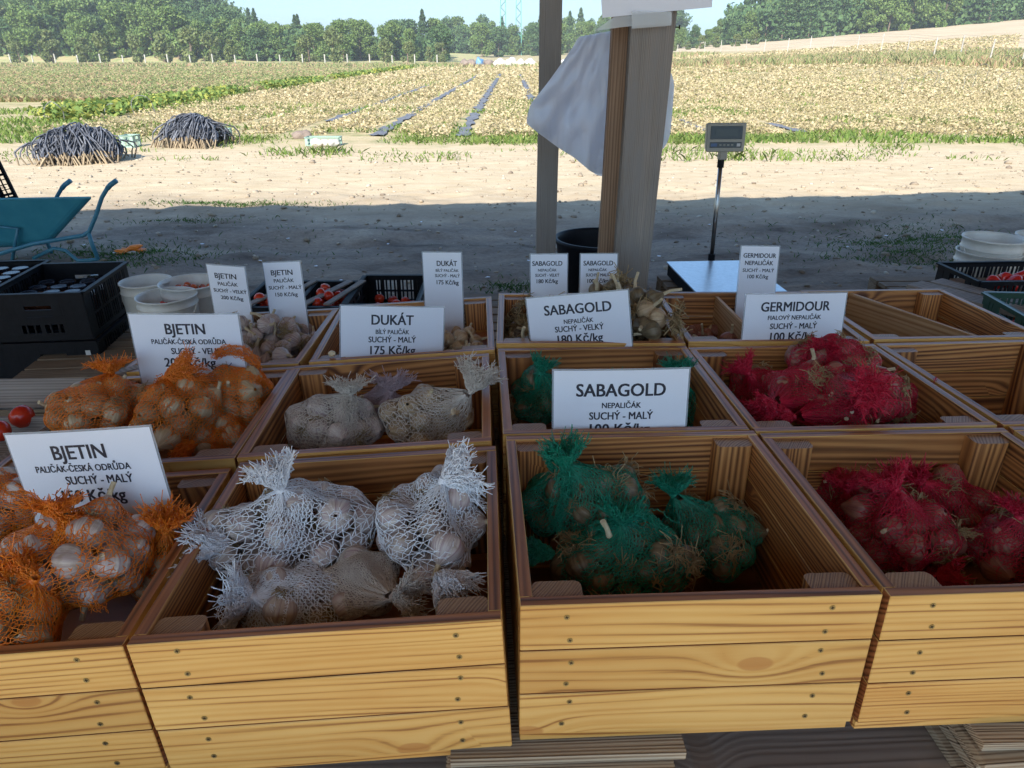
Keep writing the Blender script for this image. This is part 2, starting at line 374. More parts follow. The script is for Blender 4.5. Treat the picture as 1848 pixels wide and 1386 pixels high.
def ground_mat():
    m, nt, bs = new_mat('soil')
    tc = N(nt, 'ShaderNodeTexCoord'); sx = N(nt, 'ShaderNodeSeparateXYZ'); nt.links.new(tc.outputs['Object'], sx.inputs[0])
    big = noise(nt, coords(nt, (1, 2.2, 1)), .8, 6, .62)
    fine = noise(nt, coords(nt, (1, 1.6, 1)), 22, 6, .7)
    c = ramp(nt, big, [(.34, (.13, .10, .08)), (.46, (.24, .19, .15)), (.58, (.31, .25, .195)), (.68, (.40, .33, .25))])
    c = mix(nt, .55, c, ramp(nt, fine, [(.3, (.55, .52, .5)), (.6, (1.1, 1.1, 1.1))]), 'MULTIPLY')
    # pale sandy track beyond the yard; unseen camera-side ground paled to bounce fill light
    track = mth(nt, 'MAXIMUM', ramp_s(nt, sx.outputs[1], 7.2, 9.6), ramp_s(nt, sx.outputs[1], 1.6, .6))
    sand = ramp(nt, noise(nt, coords(nt, (1, 2.5, 1)), 2.2, 6, .65), [(.35, (.46, .36, .235)), (.65, (.56, .455, .315))])
    c = mix(nt, track, c, sand)
    field = ramp(nt, noise(nt, coords(nt, (1, 1, 1)), 1.4, 6, .7), [(.38, (.22, .23, .10)), (.5, (.42, .34, .19)), (.68, (.52, .43, .27))])
    fm = ramp_s(nt, mth(nt, 'ADD', sx.outputs[1], mth(nt, 'MULTIPLY', noise(nt, coords(nt, (1, 1, 1)), .8, 4, .6), 3)), 15.2, 17.5)
    c = mix(nt, fm, c, field)
    # meadow on the left, beyond the vine row
    md = mth(nt, 'MULTIPLY', ramp_s(nt, mth(nt, 'MULTIPLY', sx.outputs[0], -1), 11.5, 13), ramp_s(nt, sx.outputs[1], 28, 30))
    mead = ramp(nt, noise(nt, coords(nt, (1, .5, 1)), .5, 6, .7), [(.36, (.26, .32, .12)), (.52, (.42, .38, .19)), (.68, (.48, .34, .21))])
    c = mix(nt, md, c, mead)
    # bare tan slope behind the right fence and dark forest floor
    far = mth(nt, 'MULTIPLY', ramp_s(nt, sx.outputs[2], 2.0, 2.4), ramp_s(nt, sx.outputs[0], 15, 22))
    tan = ramp(nt, noise(nt, coords(nt, (1, .3, 1)), .25, 5, .6), [(.4, (.46, .36, .235)), (.6, (.54, .43, .29))])
    c = mix(nt, far, c, tan)
    nt.links.new(c, bs.inputs['Base Color']); bs.inputs['Roughness'].default_value = .95
    bs.inputs['Specular IOR Level'].default_value = .12
    b2 = noise(nt, coords(nt, (1, 1.4, 1)), 55, 5, .7); bump(nt, bs, mth(nt, 'ADD', b2, mth(nt, 'MULTIPLY', fine, 1.5)), .012, .5)
    return m
def ramp_s(nt, src, a, b):
    mr = N(nt, 'ShaderNodeMapRange'); mr.inputs['From Min'].default_value = a; mr.inputs['From Max'].default_value = b
    nt.links.new(src, mr.inputs['Value']); return mr.outputs[0]
me = mesh_np('ground', V, Fq, ground_mat(), smooth=True)
tag(link('ground', me), 'dusty trampled yard running into a sandy track and a withered field', kind='structure')

# ------------------------------------------------------------------ the stall roof that shades the yard (outside the frame)
ga = math.atan(.108)
SH = 3.05
off = Vector((_d.x, _d.y, 0)) / -_d.z * SH
def roofpt(x, ly, z):      # along the shadow line, ly metres behind it
    y0 = 8.93 - off.y
    return Vector((x, y0 + .108 * (x - off.x) - ly, z))
rf = empty('stall_roof', (0, 0, 0))
tag(rf, 'wide board roof over the market stall, shading the yard', 'roof')
ROOF_D = 9.3
for i in range(32):
    x0 = -19 + i * 1.2
    p = [roofpt(x0, 0, SH), roofpt(x0 + 1.19, 0, SH), roofpt(x0 + 1.19, ROOF_D, SH + 1.6), roofpt(x0, ROOF_D, SH + 1.6)]
    vs = p + [q + Vector((0, 0, .03)) for q in p]
    MB().add(vs, [(3, 2, 1, 0), (4, 5, 6, 7), (0, 1, 5, 4), (1, 2, 6, 5), (2, 3, 7, 6), (3, 0, 4, 7)]).build('roof_board', M['pallet'], rf)

# ------------------------------------------------------------------ vegetation
def leaf_mat(name, stops, tl=.25, scale=.6, rough=.7):
    m, nt, bs = new_mat(name)
    g = N(nt, 'ShaderNodeNewGeometry')
    n = noise(nt, coords(nt, rand=50), scale, 4, .6)
    v = mth(nt, 'ADD', mth(nt, 'MULTIPLY', g.outputs['Random Per Island'], .55), mth(nt, 'MULTIPLY', n, .45))
    c = ramp(nt, v, stops); nt.links.new(c, bs.inputs['Base Color']); bs.inputs['Roughness'].default_value = rough
    bs.inputs['Specular IOR Level'].default_value = .2
    t = N(nt, 'ShaderNodeBsdfTranslucent'); nt.links.new(c, t.inputs[0])
    mx = N(nt, 'ShaderNodeMixShader'); mx.inputs[0].default_value = tl
    nt.links.new(bs.outputs[0], mx.inputs[1]); nt.links.new(t.outputs[0], mx.inputs[2])
    nt.links.new(mx.outputs[0], nt.nodes['Material Output'].inputs[0]); return m
M['leaf_a'] = leaf_mat('foliage_broad', [(.15, (.09, .155, .04)), (.5, (.15, .225, .06)), (.85, (.22, .28, .09))])
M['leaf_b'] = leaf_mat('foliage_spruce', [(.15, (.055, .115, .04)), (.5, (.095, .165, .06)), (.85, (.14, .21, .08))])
M['leaf_c'] = leaf_mat('foliage_pale', [(.15, (.10, .14, .045)), (.5, (.16, .20, .07)), (.85, (.24, .25, .10))])
M['bark'] = simple('bark', (.12, .085, .06), .9, (.2, .15, .11), 3)
M['dry'] = leaf_mat('withered_leaf', [(.12, (.17, .19, .07)), (.3, (.36, .31, .15)), (.5, (.52, .42, .24)), (.85, (.68, .56, .37))], .3, 1.0)
M['weed'] = leaf_mat('weed_green', [(.15, (.10, .17, .04)), (.5, (.17, .25, .06)), (.85, (.30, .34, .10))], .35, 1.5)
M['weed_dry'] = leaf_mat('meadow_grass', [(.2, (.20, .28, .09)), (.42, (.34, .37, .16)), (.58, (.50, .43, .23)), (.78, (.52, .33, .22))], .4, .11)
M['vine'] = leaf_mat('vine_leaf', [(.15, (.09, .16, .04)), (.5, (.19, .27, .07)), (.85, (.50, .46, .10))], .3, .8)
M['yard_grass'] = leaf_mat('yard_grass', [(.15, (.035, .09, .02)), (.5, (.06, .14, .03)), (.85, (.12, .18, .05))], .3, 3)
def cards(P, size, seed=0, flat=.0, up=0.):
    """one leaf-sized quad per point"""
    g = np.random.default_rng(seed); n = len(P)
    a = g.normal(size=(n, 3)); b = g.normal(size=(n, 3))
    a[:, 2] *= (1 - flat); b[:, 2] *= (1 - flat)
    a /= np.linalg.norm(a, axis=1, keepdims=True); b -= a * (a * b).sum(1, keepdims=True); b /= np.linalg.norm(b, axis=1, keepdims=True)
    s = np.broadcast_to(size, (n,))[:, None] * g.uniform(.6, 1.3, (n, 1)); s2 = s * g.uniform(.5, 1, (n, 1))
    V = np.stack([P - a * s, P - b * s2 * .8 + a * s * .1, P + a * s, P + b * s2], 1)
    V[:, 2, 2] += up * s[:, 0]
    return V.reshape(-1, 3), np.arange(n * 4).reshape(n, 4)
def blades(P, h, w, seed=0, lean=.5):
    g = np.random.default_rng(seed); n = len(P)
    ang = g.uniform(0, 2 * math.pi, n); H = np.broadcast_to(h, (n,)) * g.uniform(.5, 1.3, n)
    d = np.stack([np.cos(ang), np.sin(ang), np.zeros(n)], 1) * (np.broadcast_to(w, (n,)))[:, None]
    l = g.normal(size=(n, 3)) * lean; l[:, 2] = 0
    tip = P + l * H[:, None] + np.stack([np.zeros(n), np.zeros(n), H], 1)
    mid = P + l * .35 * H[:, None] + np.stack([np.zeros(n), np.zeros(n), H * .6], 1)
    V = np.stack([P - d, P + d, mid + d * .7, tip, mid - d * .7], 1)
    return V.reshape(-1, 3), np.arange(n * 5).reshape(n, 5)
def crown(kind, seed):
    g = np.random.default_rng(seed)
    if kind == 'spruce':
        n = 2600; t = g.uniform(0, 1, n) ** .85; z = .3 + t * 16.4
        tier = 1 + .28 * np.sin(z * 3.4 + g.uniform(0, 6)); r = (1 - t) ** .8 * 3.5 * tier * g.uniform(.35, 1.05, n) ** .5 + .1
        a = g.uniform(0, 2 * math.pi, n); P = np.stack([r * np.cos(a), r * np.sin(a), z - r * .25], 1)
        return cards(P, .38, seed, .35)
    blobs = []
    H = 11 if kind != 'bush' else 4.5
    for k in range(17 if kind != 'bush' else 8):
        a = g.uniform(0, 6.28); hh = g.uniform(.06, .92); rr = (1.05 - abs(hh - .4) * 1.1) * H * .34 * g.uniform(.3, 1)
        blobs.append((rr * math.cos(a), rr * math.sin(a), H * 1.12 * hh, H * g.uniform(.12, .2)))
    blobs.append((0, 0, H * .95, H * .17))
    Ps = []
    for x, y, z, r in blobs:
        n = int(250 if kind != 'bush' else 180); d = g.normal(size=(n, 3)); d /= np.linalg.norm(d, axis=1, keepdims=True)
        q = d * r * g.uniform(.55, 1.12, (n, 1)); q[:, 2] *= .85
        Ps.append(q + (x, y, z))
    return cards(np.concatenate(Ps), .36 if kind != 'bush' else .26, seed)
protos = []
for kind, mt, seeds in (('spruce', 'leaf_b', (1, 2, 3)), ('broad', 'leaf_a', (4, 5, 6, 7)), ('broad', 'leaf_b', (8, 9)), ('bush', 'leaf_c', (10, 11)), ('broad', 'leaf_c', (12,))):
    for sd in seeds:
        v, f = crown(kind, sd); cm = mesh_np('crown', v, f, M[mt])
        Ht = {'spruce': 15, 'broad': 10, 'bush': 3.5}[kind]
        tm = MB().tube([(0, 0, -1), (.1, 0, Ht * .35), (0, .1, Ht * .7), (0, 0, Ht)], [.28 if kind != 'bush' else .1, .2, .12, .03], 6)
        for k in range(4):
            a = k * 1.6 + sd; tm.tube([(0, 0, Ht * (.35 + .12 * k)), (math.cos(a) * Ht * .14, math.sin(a) * Ht * .14, Ht * (.5 + .12 * k))], [.08, .03], 4)
        protos.append((kind, mt, cm, tm.mesh('trunk', M['bark'])))
def tree(px, dist, pr, sc, label, group, name='tree'):
    x = (px - 924) / F * dist * math.cos(PITCH); x = (px - 924) / F * (dist * math.cos(PITCH))
    kind, mt, cm, tm = protos[pr]
    zone = None
    if group and 'hillside' in group: zone = ('at its far left end' if px < 150 else 'above the tape heaps' if px < 330 else 'where the skyline drops' if px < 430 else 'at its low right end'); zone = ('front rank, ' if dist < 209 else 'second rank, ' if dist < 230 else 'third rank, ' if dist < 255 else 'fourth rank, ' if dist < 284 else 'fifth rank, ' if dist < 318 else 'highest rank, ') + zone; wood_ = 'left hillside forest'
    elif group and 'in the middle' in group: zone = ('left part' if px < 640 else 'right part' if px < 805 else 'between pylon and left gap' if px < 925 else 'right of the pylon' if px < 1010 else 'behind the posts'); zone = ('front rank, ' if dist < 228 or 280 < dist < 315 else 'back rank, ') + zone; wood_ = 'middle wood'
    elif group and 'wood on the right' in group and group.startswith('trees'): zone = ('left end beside the thick post' if px < 1420 else 'above the scale' if px < 1540 else 'centre' if px < 1700 else 'right end'); zone = ('front rank, ' if dist < 238 else 'second rank, ' if dist < 258 else 'rear rank, ') + zone; wood_ = 'right wood'
    elif group and group.startswith('pale bushes behind'): label = 'pale round bush behind the left fence, ' + ('far left' if px < 120 else 'above the sprawling tape heap' if px < 260 else 'above the rounder tape heap' if px < 430 else 'toward the middle wood')
    if zone:
        label = {'spruce': 'dark pointed spruce', 'broad': 'pale leafy tree' if mt == 'leaf_c' else ('dark leafy tree' if mt == 'leaf_b' else 'round-crowned leafy tree'), 'bush': 'low pale bush'}[kind] + ' in the ' + wood_ + ', ' + zone
    elif label.startswith(('tree', 'dark green tree')):
        label = {'spruce': 'dark pointed spruce', 'broad': 'pale leafy tree' if mt == 'leaf_c' else ('dark leafy tree' if mt == 'leaf_b' else 'round-crowned leafy tree'), 'bush': 'low pale bush'}[kind] + label[label.index('tree') + 4:]
    z = float(terrain(x, dist))
    o = link(name, tm, None, (x, dist, z - .3)); o.scale = (sc * rnd.uniform(.85, 1.15), sc * rnd.uniform(.85, 1.15), sc)
    o.rotation_euler = (0, 0, rnd.uniform(0, 6.28)); tag(o, label, 'tree', group)
    link('crown', cm, o); return o
SPR = [0, 1, 2]; BRO = [3, 4, 5, 6]; DRK = [7, 8]; BSH = [9, 10]; PAL = [11]
# left hillside forest: four ranks climbing the hill
for dist, st, lo, hi in ((200, 23, -40, 540), (218, 24, -40, 560), (242, 24, -40, 540), (268, 24, -30, 500), (300, 26, -30, 450), (335, 28, -30, 400)):
    px = lo
    while px < hi:
        edge = px > 400
        pr = rnd.choice(SPR + SPR + BRO + DRK) if dist > 220 else rnd.choice(BRO + DRK + PAL)
        sc = rnd.uniform(.66, .95) * (1.05 if px < 330 else (.95 if px < 420 else .75))
        tree(px + rnd.uniform(-8, 8), dist + rnd.uniform(-7, 7), pr, sc, 'tree in the dense forest climbing the hill on the left', 'trees of the hillside forest on the left')
        px += st
# pale bushes along the left fence
for px in (95, 150, 185, 250, 300, 345, 385, 420, 560, 600, 30, 700, 735):
    tree(px + rnd.uniform(-6, 6), 172 + rnd.uniform(-6, 10), rnd.choice(BSH), rnd.uniform(.85, 1.5), 'pale round bush growing behind the left fence', 'pale bushes behind the left fence', 'bush')
# middle wood
for dist, st, lo, hi, s0 in ((205, 25, 470, 800, .72), (240, 24, 500, 790, .85), (300, 24, 810, 1130, .9), (330, 22, 800, 1230, 1.0)):
    px = lo
    while px < hi:
        pr = rnd.choice(SPR[:1] + BRO + DRK) if dist > 220 else rnd.choice(BRO + DRK + BSH)
        tree(px + rnd.uniform(-6, 6), dist + rnd.uniform(-8, 8), pr, s0 * rnd.uniform(.8, 1.12), 'tree in the wood along the middle of the horizon', 'trees of the wood in the middle')
        px += st
tree(794, 190, 11, .38, 'small yellow-green tree standing alone before the middle wood', 'tree')['category'] = 'tree'
for px, d, s_ in ((1060, 260, .8), (1095, 250, .75), (1225, 235, .5), (1250, 225, .5), (900, 270, .8), (870, 262, .85), (960, 280, .9), (1010, 270, .85)):
    tree(px, d, rnd.choice(BRO + DRK), s_, 'broad leafy tree at the foot of the middle wood', 'broad trees at the foot of the middle wood')
# right wood above the bare slope
for dist, st, lo, hi, s0 in ((228, 26, 1275, 1960, .95), (243, 27, 1260, 1960, 1.15), (262, 28, 1290, 1960, 1.45)):
    px = lo
    while px < hi:
        edge = sstep(1270, 1430, px)
        pr = rnd.choice(SPR + DRK + BRO)
        tree(px + rnd.uniform(-8, 8), dist + rnd.uniform(-6, 6), pr, s0 * (.42 + .58 * float(edge)) * rnd.uniform(.8, 1.1), 'dark green tree in the wood above the bare slope on the right', 'trees of the wood on the right')
        px += st
for px in (1215, 1240, 1262, 1290, 1325, 1360):
    tree(px, 195 + rnd.uniform(-5, 5), rnd.choice(BSH + PAL), rnd.uniform(.45, .8), 'pale bush at the foot of the right wood', 'pale bushes at the foot of the right wood', 'bush')

# shadowed undergrowth that fills the woods between the trunks
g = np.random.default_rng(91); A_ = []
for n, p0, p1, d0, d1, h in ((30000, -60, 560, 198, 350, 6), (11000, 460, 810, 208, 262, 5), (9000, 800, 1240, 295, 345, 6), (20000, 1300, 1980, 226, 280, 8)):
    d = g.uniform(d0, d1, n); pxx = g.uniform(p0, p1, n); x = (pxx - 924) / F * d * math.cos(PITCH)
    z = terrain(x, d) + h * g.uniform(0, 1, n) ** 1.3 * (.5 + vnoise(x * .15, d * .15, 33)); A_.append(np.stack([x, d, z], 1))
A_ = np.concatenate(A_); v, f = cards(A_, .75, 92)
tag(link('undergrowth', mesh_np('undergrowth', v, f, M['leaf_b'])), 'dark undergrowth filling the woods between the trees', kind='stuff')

def scatter(n, ymin, ymax, smin, smax, seed, pw=1.0):
    g = np.random.default_rng(seed); y = ymin + (ymax - ymin) * g.uniform(0, 1, n) ** pw; s = g.uniform(smin, smax, n)
    return s * y, y
# withered crop, denser near
parts = []
STR = lambda x: np.abs(((x + 1.1) / 1.87 + .5) % 1 - .5) * 1.87     # distance to the nearest mulch strip
for n, a, b, sz, sd, pw in ((190000, 15.6, 34, .036, 21, 1.25), (150000, 30, 62, .07, 22, 1.1), (90000, 56, 112, .14, 23, 1.0)):
    x, y = scatter(n, a, b, -.8, .8, sd, pw)
    keep = (x > -10.6 - .02 * y) & ~((y > 60) & (x > .64 * y)) 
    bare = ((STR(x) < .24 + .1 * vnoise(x * .6, y * .3, 9)) & (vnoise(x * .5 + 7, y * .22, 12) > .42) & (np.abs(x) < 7)) | (np.abs(x + 1.1) < .2) & (y < 60)
    patch = vnoise(x * .8, y * .8, 14) > .16
    keep &= ~((STR(x) < .24 + .1 * vnoise(x, y * .4, 5)) & (np.random.default_rng(sd + 1).uniform(0, 1, len(x)) < .4)) & ~bare & patch & (y > 15.9 + 1.2 * vnoise(x * .7, y * 0, 3))
    x = x[keep]; y = y[keep]; g = np.random.default_rng(sd)
    ridge = .10 + .12 * np.cos(STR(x) * 0 + 0) * 0 + .14 * sstep(.15, .7, STR(x))
    z = ground_h(x, y) + g.uniform(0, 1, len(x)) ** 1.5 * (ridge * .7 + .03)
    parts.append(cards(np.stack([x, y, z], 1), sz, sd, .45))
v, f = join_np(parts)
tag(link('withered_crop', mesh_np('withered_crop', v, f, M['dry'])), 'dense rows of pale withered crop plants covering the field', kind='stuff')
# weeds between
parts = []
for n, a, b, h, sd, thr in ((24000, 15, 30, .12, 31, .66), (22000, 28, 110, .18, 32, .70)):
    x, y = scatter(n, a, b, -.8, .8, sd, 1.2)
    keep = vnoise(x * .5, y * .6, 17) > thr - .2 * (x < -11) - .25 * sstep(19, 15.5, y)
    x = x[keep]; y = y[keep]
    parts.append(blades(np.stack([x, y, ground_h(x, y)], 1), h, .014 + .0006 * y, sd))
    parts[-1] = (np.asarray(parts[-1][0]), parts[-1][1])
# grass fringe along the track
g = np.random.default_rng(41); n = 52000
x = g.uniform(-15, 15, n); y = g.uniform(12.2, 17.5, n)
dens = sstep(.40, .75, vnoise(x * .55, y * .9, 19)) * (.18 + .82 * sstep(12.8, 15.2, y)) + .22 * sstep(.62, .8, vnoise(x * .9 + 3, y * 1.6, 20)); keep = g.uniform(0, 1, n) < dens
x = x[keep]; y = y[keep]; parts.append(blades(np.stack([x, y, ground_h(x, y)], 1), .05 + .12 * vnoise(x * .9, y * .9, 45) ** 2, .012, 42, .8))
v, f = join_np(parts)
tag(link('weeds', mesh_np('weeds', v, f, M['weed'])), 'green weeds and grass fringing the sandy track and field', kind='stuff')
# meadow
g = np.random.default_rng(51); n = 90000
y = 29 + 106 * g.uniform(0, 1, n) ** 1.2; x = -11.5 - .03 * y - g.uniform(0, 1, n) * (.78 * y - 11); keep = x > -.8 * y
x = x[keep]; y = y[keep]
v, f = blades(np.stack([x, y, ground_h(x, y)], 1), .20, .02 + .0014 * y, 52, .9)
x2 = g.uniform(.16, .8, 16000); y2 = 58 + 26 * (.72 - x2) * 1.6 + g.uniform(-9, 6, 16000); x2 = x2 * y2
v2, f2 = blades(np.stack([x2, y2, terrain(x2, y2)], 1), .5, .05, 53, .4)
n = 16000; x3 = g.uniform(-95, 30, n); y3 = g.uniform(112, 140, n)
v3, f3 = blades(np.stack([x3, y3, terrain(x3, y3)], 1), .5, .12, 54, .4)
v, f = join_np([(v, f), (v2, f2), (v3, f3)])
tag(link('meadow_grass', mesh_np('meadow_grass', v, f, M['weed_dry'])), 'tall brown-green meadow grass beside and behind the field', kind='stuff')
# vine row with broad leaves
g = np.random.default_rng(61); n = 13000; y = 20 + 85 * g.uniform(0, 1, n) ** 1.5; x = -11.6 - .02 * y + g.normal(size=n) * .42
keep = vnoise(x * 0 + 1, y * .45, 22) > .38 + .25 * g.uniform(0, 1, n); x = x[keep]; y = y[keep]
v, f = cards(np.stack([x, y, ground_h(x, y) + g.uniform(.02, .38, len(x))], 1), .06 + .0011 * y, 62, .3)
tag(link('vine_row', mesh_np('vine_row', v, f, M['vine'])), 'row of broad-leaved green vines with yellow flowers along the field edge', kind='stuff')
# grass tufts in the shaded yard
parts = []
for px, py, sx_, sy_, n in ((415, 371, .55, .06, 900), (330, 402, .35, .05, 200), (255, 468, .35, .12, 500), (232, 455, .3, .12, 300), (1640, 440, .45, .25, 900), (1700, 425, .3, .2, 500), (1655, 465, .2, .1, 300), (935, 515, .16, .06, 350), (180, 456, .3, .1, 300), (1545, 470, .25, .08, 120), (440, 440, .8, .4, 120), (1450, 420, .9, .5, 120)):
    c = at(px, py, 0); g = np.random.default_rng(px)
    x = c.x + g.normal(size=n) * sx_; y = c.y + g.normal(size=n) * sy_ * 1.6
    parts.append(blades(np.stack([x, y, ground_h(x, y) - .005], 1), .035, .0045, px, .9))
v, f = join_np(parts)
tag(link('yard_grass', mesh_np('yard_grass', v, f, M['yard_grass'])), 'short green grass tufts in the shaded yard', kind='stuff')
# clods and stones of the yard
g = np.random.default_rng(71); n = 5200
y = 3.2 + 10.5 * g.uniform(0, 1, n) ** .8; x = g.uniform(-.8, .8, n) * y; s = g.gamma(1.6, .0065, n).clip(.004, .05)
ico = bmesh.new(); bmesh.ops.create_icosphere(ico, subdivisions=1, radius=1); bv = np.array([q.co[:] for q in ico.verts]); bf = np.array([[q.index for q in p.verts] for p in ico.faces]); ico.free()
sc3 = np.stack([s * g.uniform(.7, 1.4, n), s * g.uniform(.7, 1.4, n), s * g.uniform(.4, .8, n)], 1)
V = bv[None] * (1 + .25 * g.normal(size=(n, len(bv), 1))) * sc3[:, None, :] + np.stack([x, y, ground_h(x, y) + s * .2], 1)[:, None, :]
Fc = (bf[None] + (np.arange(n) * len(bv))[:, None, None]).reshape(-1, 3)
M['clod'] = leaf_mat('soil_clods', [(.1, (.17, .13, .10)), (.6, (.33, .27, .20)), (.9, (.55, .50, .42))], 0, 3, .95)
tag(link('soil_clods', mesh_np('soil_clods', V.reshape(-1, 3), Fc, M['clod'], smooth=True)), 'loose clods and pebbles scattered over the yard', kind='stuff')
# mulch film strips
M['film_black'] = simple('mulch_film', (.11, .11, .125), .6, (.20, .195, .20), 5)
for k, (x0, a, b) in enumerate(((-1.1, 16.2, 75), (-2.97, 16.4, 70), (.77, 19, 70), (2.64, 17.5, 24), (4.5, 16.8, 21), (6.6, 17, 19.6), (-4.84, 20, 45))):
    yy = np.arange(a, b, .4); vs = []; fs = []
    for i, y in enumerate(yy):
        wv = .12 + .05 * math.sin(i * 1.7 + k) + .03 * math.sin(i * .6)
        for q in (-1, -.3, .4, 1): vs.append((x0 + q * wv + .03 * math.sin(i), y, float(ground_h(x0, y)) + .03 + .012 * math.sin(i * 2.3 + q * 4)))
    fs = [(i * 4 + j, i * 4 + j + 1, (i + 1) * 4 + j + 1, (i + 1) * 4 + j) for i in range(len(yy) - 1) for j in range(3)]
    tag(MB().add(vs, fs).build('mulch_film', M['film_black']), ['long black mulch strip left of the field centre, widest bare stretch', 'broken black mulch strip, second row left of centre', 'thin black mulch strip just behind the thin post', 'short black mulch strip near the scale', 'short black mulch strip right of the scale', 'short black mulch strip farthest right', 'faint black mulch strip on the far left rows'][k], kind='structure')

# fences
M['fence_post'] = simple('fence_post_wood', (.38, .35, .30), .9, (.52, .49, .44), 3)
M['wire'] = simple('wire', (.25, .25, .25), .5, metal=.6)
def fence(pts, h, r, label, wires=(.4, .8, 1.2)):
    o = empty('wire_fence', pts[0]); tag(o, label, 'fence'); base = Vector(pts[0])
    for p in pts:
        q = Vector(p) - base; lean = rnd.uniform(-.05, .05); hh = h * rnd.uniform(.92, 1.08)
        MB().tube([q + Vector((0, 0, -.3)), q + Vector((lean, 0, hh))], r, 7).build('post', M['fence_post'], o)
    for z in wires:
        MB().tube([Vector(p) - base + Vector((0, 0, z * h / 1.5)) for p in pts], .008, 3, cap=False).build('wire', M['wire'], o)
pts = []
for i in range(24):
    x = -104 + i * 3.95; y = 138; pts.append((x, y, float(terrain(x, y))))
fence(pts, 1.75, .11, 'long wooden post fence running below the forest on the left')
pts = []
for px, ytop, ybot in ((1990, 62, 106), (1888, 63, 105), (1848, 64, 104), (1788, 65, 103), (1733, 70, 103), (1685, 68, 102), (1636, 70, 98), (1588, 72, 97), (1545, 74, 97), (1500, 76, 96), (1460, 78, 97), (1420, 77, 98), (1378, 80, 100), (1345, 82, 98), (1300, 82, 98), (1270, 84, 98), (1222, 84, 99)):
    dist = min(1.75 * F / (ybot - ytop), 150) * .97
    x = (px - 924) / F * dist * math.cos(PITCH); pts.append((x, dist, float(terrain(x, dist))))
fence(pts, 1.7, .055, 'pale post and wire fence below the bare slope on the right', (.5, .9, 1.3, 1.5))

# pylon: two lattice masts tied by a cross-arm
M['pylon'] = simple('pylon_green', (.10, .30, .24), .6)
pl = empty('pylon', ((922 - 924) / F * 300 * .908, 300, 0)); tag(pl, 'pale green lattice power pylon with two masts above the wood', 'pylon')
for sx_ in (-1, 1):
    b = MB(); X0 = sx_ * 2.9; Hp = 30
    for i in range(4):
        ax, ay = ((-1, -1), (1, -1), (1, 1), (-1, 1))[i]
        b.tube([(X0 + ax * 1.1, ay * 1.1, 0), (X0 + ax * .8, ay * .8, Hp)], .2, 4)
    k = 0; z = 0
    while z < Hp - 2:
        r0 = 1.1 - .3 * z / Hp; s = 1 if k % 2 else -1
        for ay in (-1, 1):
            b.tube([(X0 - s * r0, ay * r0, z), (X0 + s * r0, ay * r0, z + 2)], .10, 3)
            b.tube([(X0 + ay * r0, -s * r0, z), (X0 + ay * r0, s * r0, z + 2)], .10, 3)
        z += 2; k += 1
    b.build('mast', M['pylon'], pl)
b = MB(); b.box((0, 0, 24.5), (15, .5, .5)); b.box((0, 0, 28.5), (12, .4, .4)); b.tube([(-3, 0, 22), (3, 0, 28)], .12, 4); b.tube([(3, 0, 22), (-3, 0, 28)], .12, 4)
b.build('cross_arm', M['pylon'], pl)
for i, z in enumerate((27.5, 24.2, 23.6)):
    c = MB().tube([(-320, 300, z + 4), (-160, 300, z - 2), (0, 300, z), (170, 300, z - 2), (340, 300, z + 4)], .05, 3, cap=False)
    tag(c.build('power_line', M['wire']), ['upper power line strung across the sky', 'middle power line strung across the wood', 'lower power line strung across the wood'][i], 'power line')

# pile of wrapped bales at the field end
M['wrap_w'] = simple('bale_wrap', (.62, .60, .56), .5, (.45, .40, .33), .8)
M['wrap_d'] = simple('heap_dark', (.16, .12, .10), .8, (.26, .2, .16), 1)
M['wrap_b'] = simple('sheet_blue', (.12, .25, .42), .5)
def lump(name, c, r, m, label, cat, group=None, seed=0, sub=3, amp=.25):
    bm = bmesh.new(); bmesh.ops.create_icosphere(bm, subdivisions=sub, radius=1)
    g = random.Random(seed); ph = [g.uniform(0, 6) for _ in range(6)]
    for q in bm.verts:
        p = q.co; k = 1 + amp * (math.sin(p.x * 3 + ph[0]) * math.sin(p.y * 3 + ph[1]) + .5 * math.sin(p.z * 5 + ph[2]) * math.sin(p.x * 6 + ph[3]))
        q.co = Vector((p.x * r[0] * k, p.y * r[1] * k, p.z * r[2] * k))
    me = bpy.data.meshes.new(name); bm.to_mesh(me); bm.free(); me.materials.append(m)
    me.polygons.foreach_set('use_smooth', [True] * len(me.polygons))
    return tag(link(name, me, None, c), label, cat, group)
for i, (px, wd, m, nm, lb) in enumerate(((838, 1.3, 'wrap_d', 'manure_heap', 'dark heap at the left end of the bale row'), (852, 1.2, 'wrap_d', 'manure_heap', 'dark brown heap beside the blue sheet'), (866, 1.1, 'wrap_b', 'blue_sheet', 'blue sheet bundled on the far heaps'), (882, 1.5, 'wrap_d', 'manure_heap', 'dark heap right of the blue sheet'), (902, 1.6, 'wrap_w', 'wrapped_bale', 'pale wrapped bale, leftmost of its row'), (922, 1.6, 'wrap_w', 'wrapped_bale', 'pale wrapped bale below the pylon'), (940, 1.5, 'wrap_w', 'wrapped_bale', 'pale wrapped bale right of the pylon'), (957, 1.5, 'wrap_w', 'wrapped_bale', 'pale wrapped bale beside the thin post'), (1025, 1.6, 'wrap_w', 'wrapped_bale', 'pale wrapped bale seen right of the thin post'))):
    D = 118; lump(nm, ((px - 924) / F * D * .908, D, .45), (wd * .62, .8, .55 + .12 * (i % 3)), M[m], lb, 'bale' if 'bale' in nm else 'heap', seed=i)

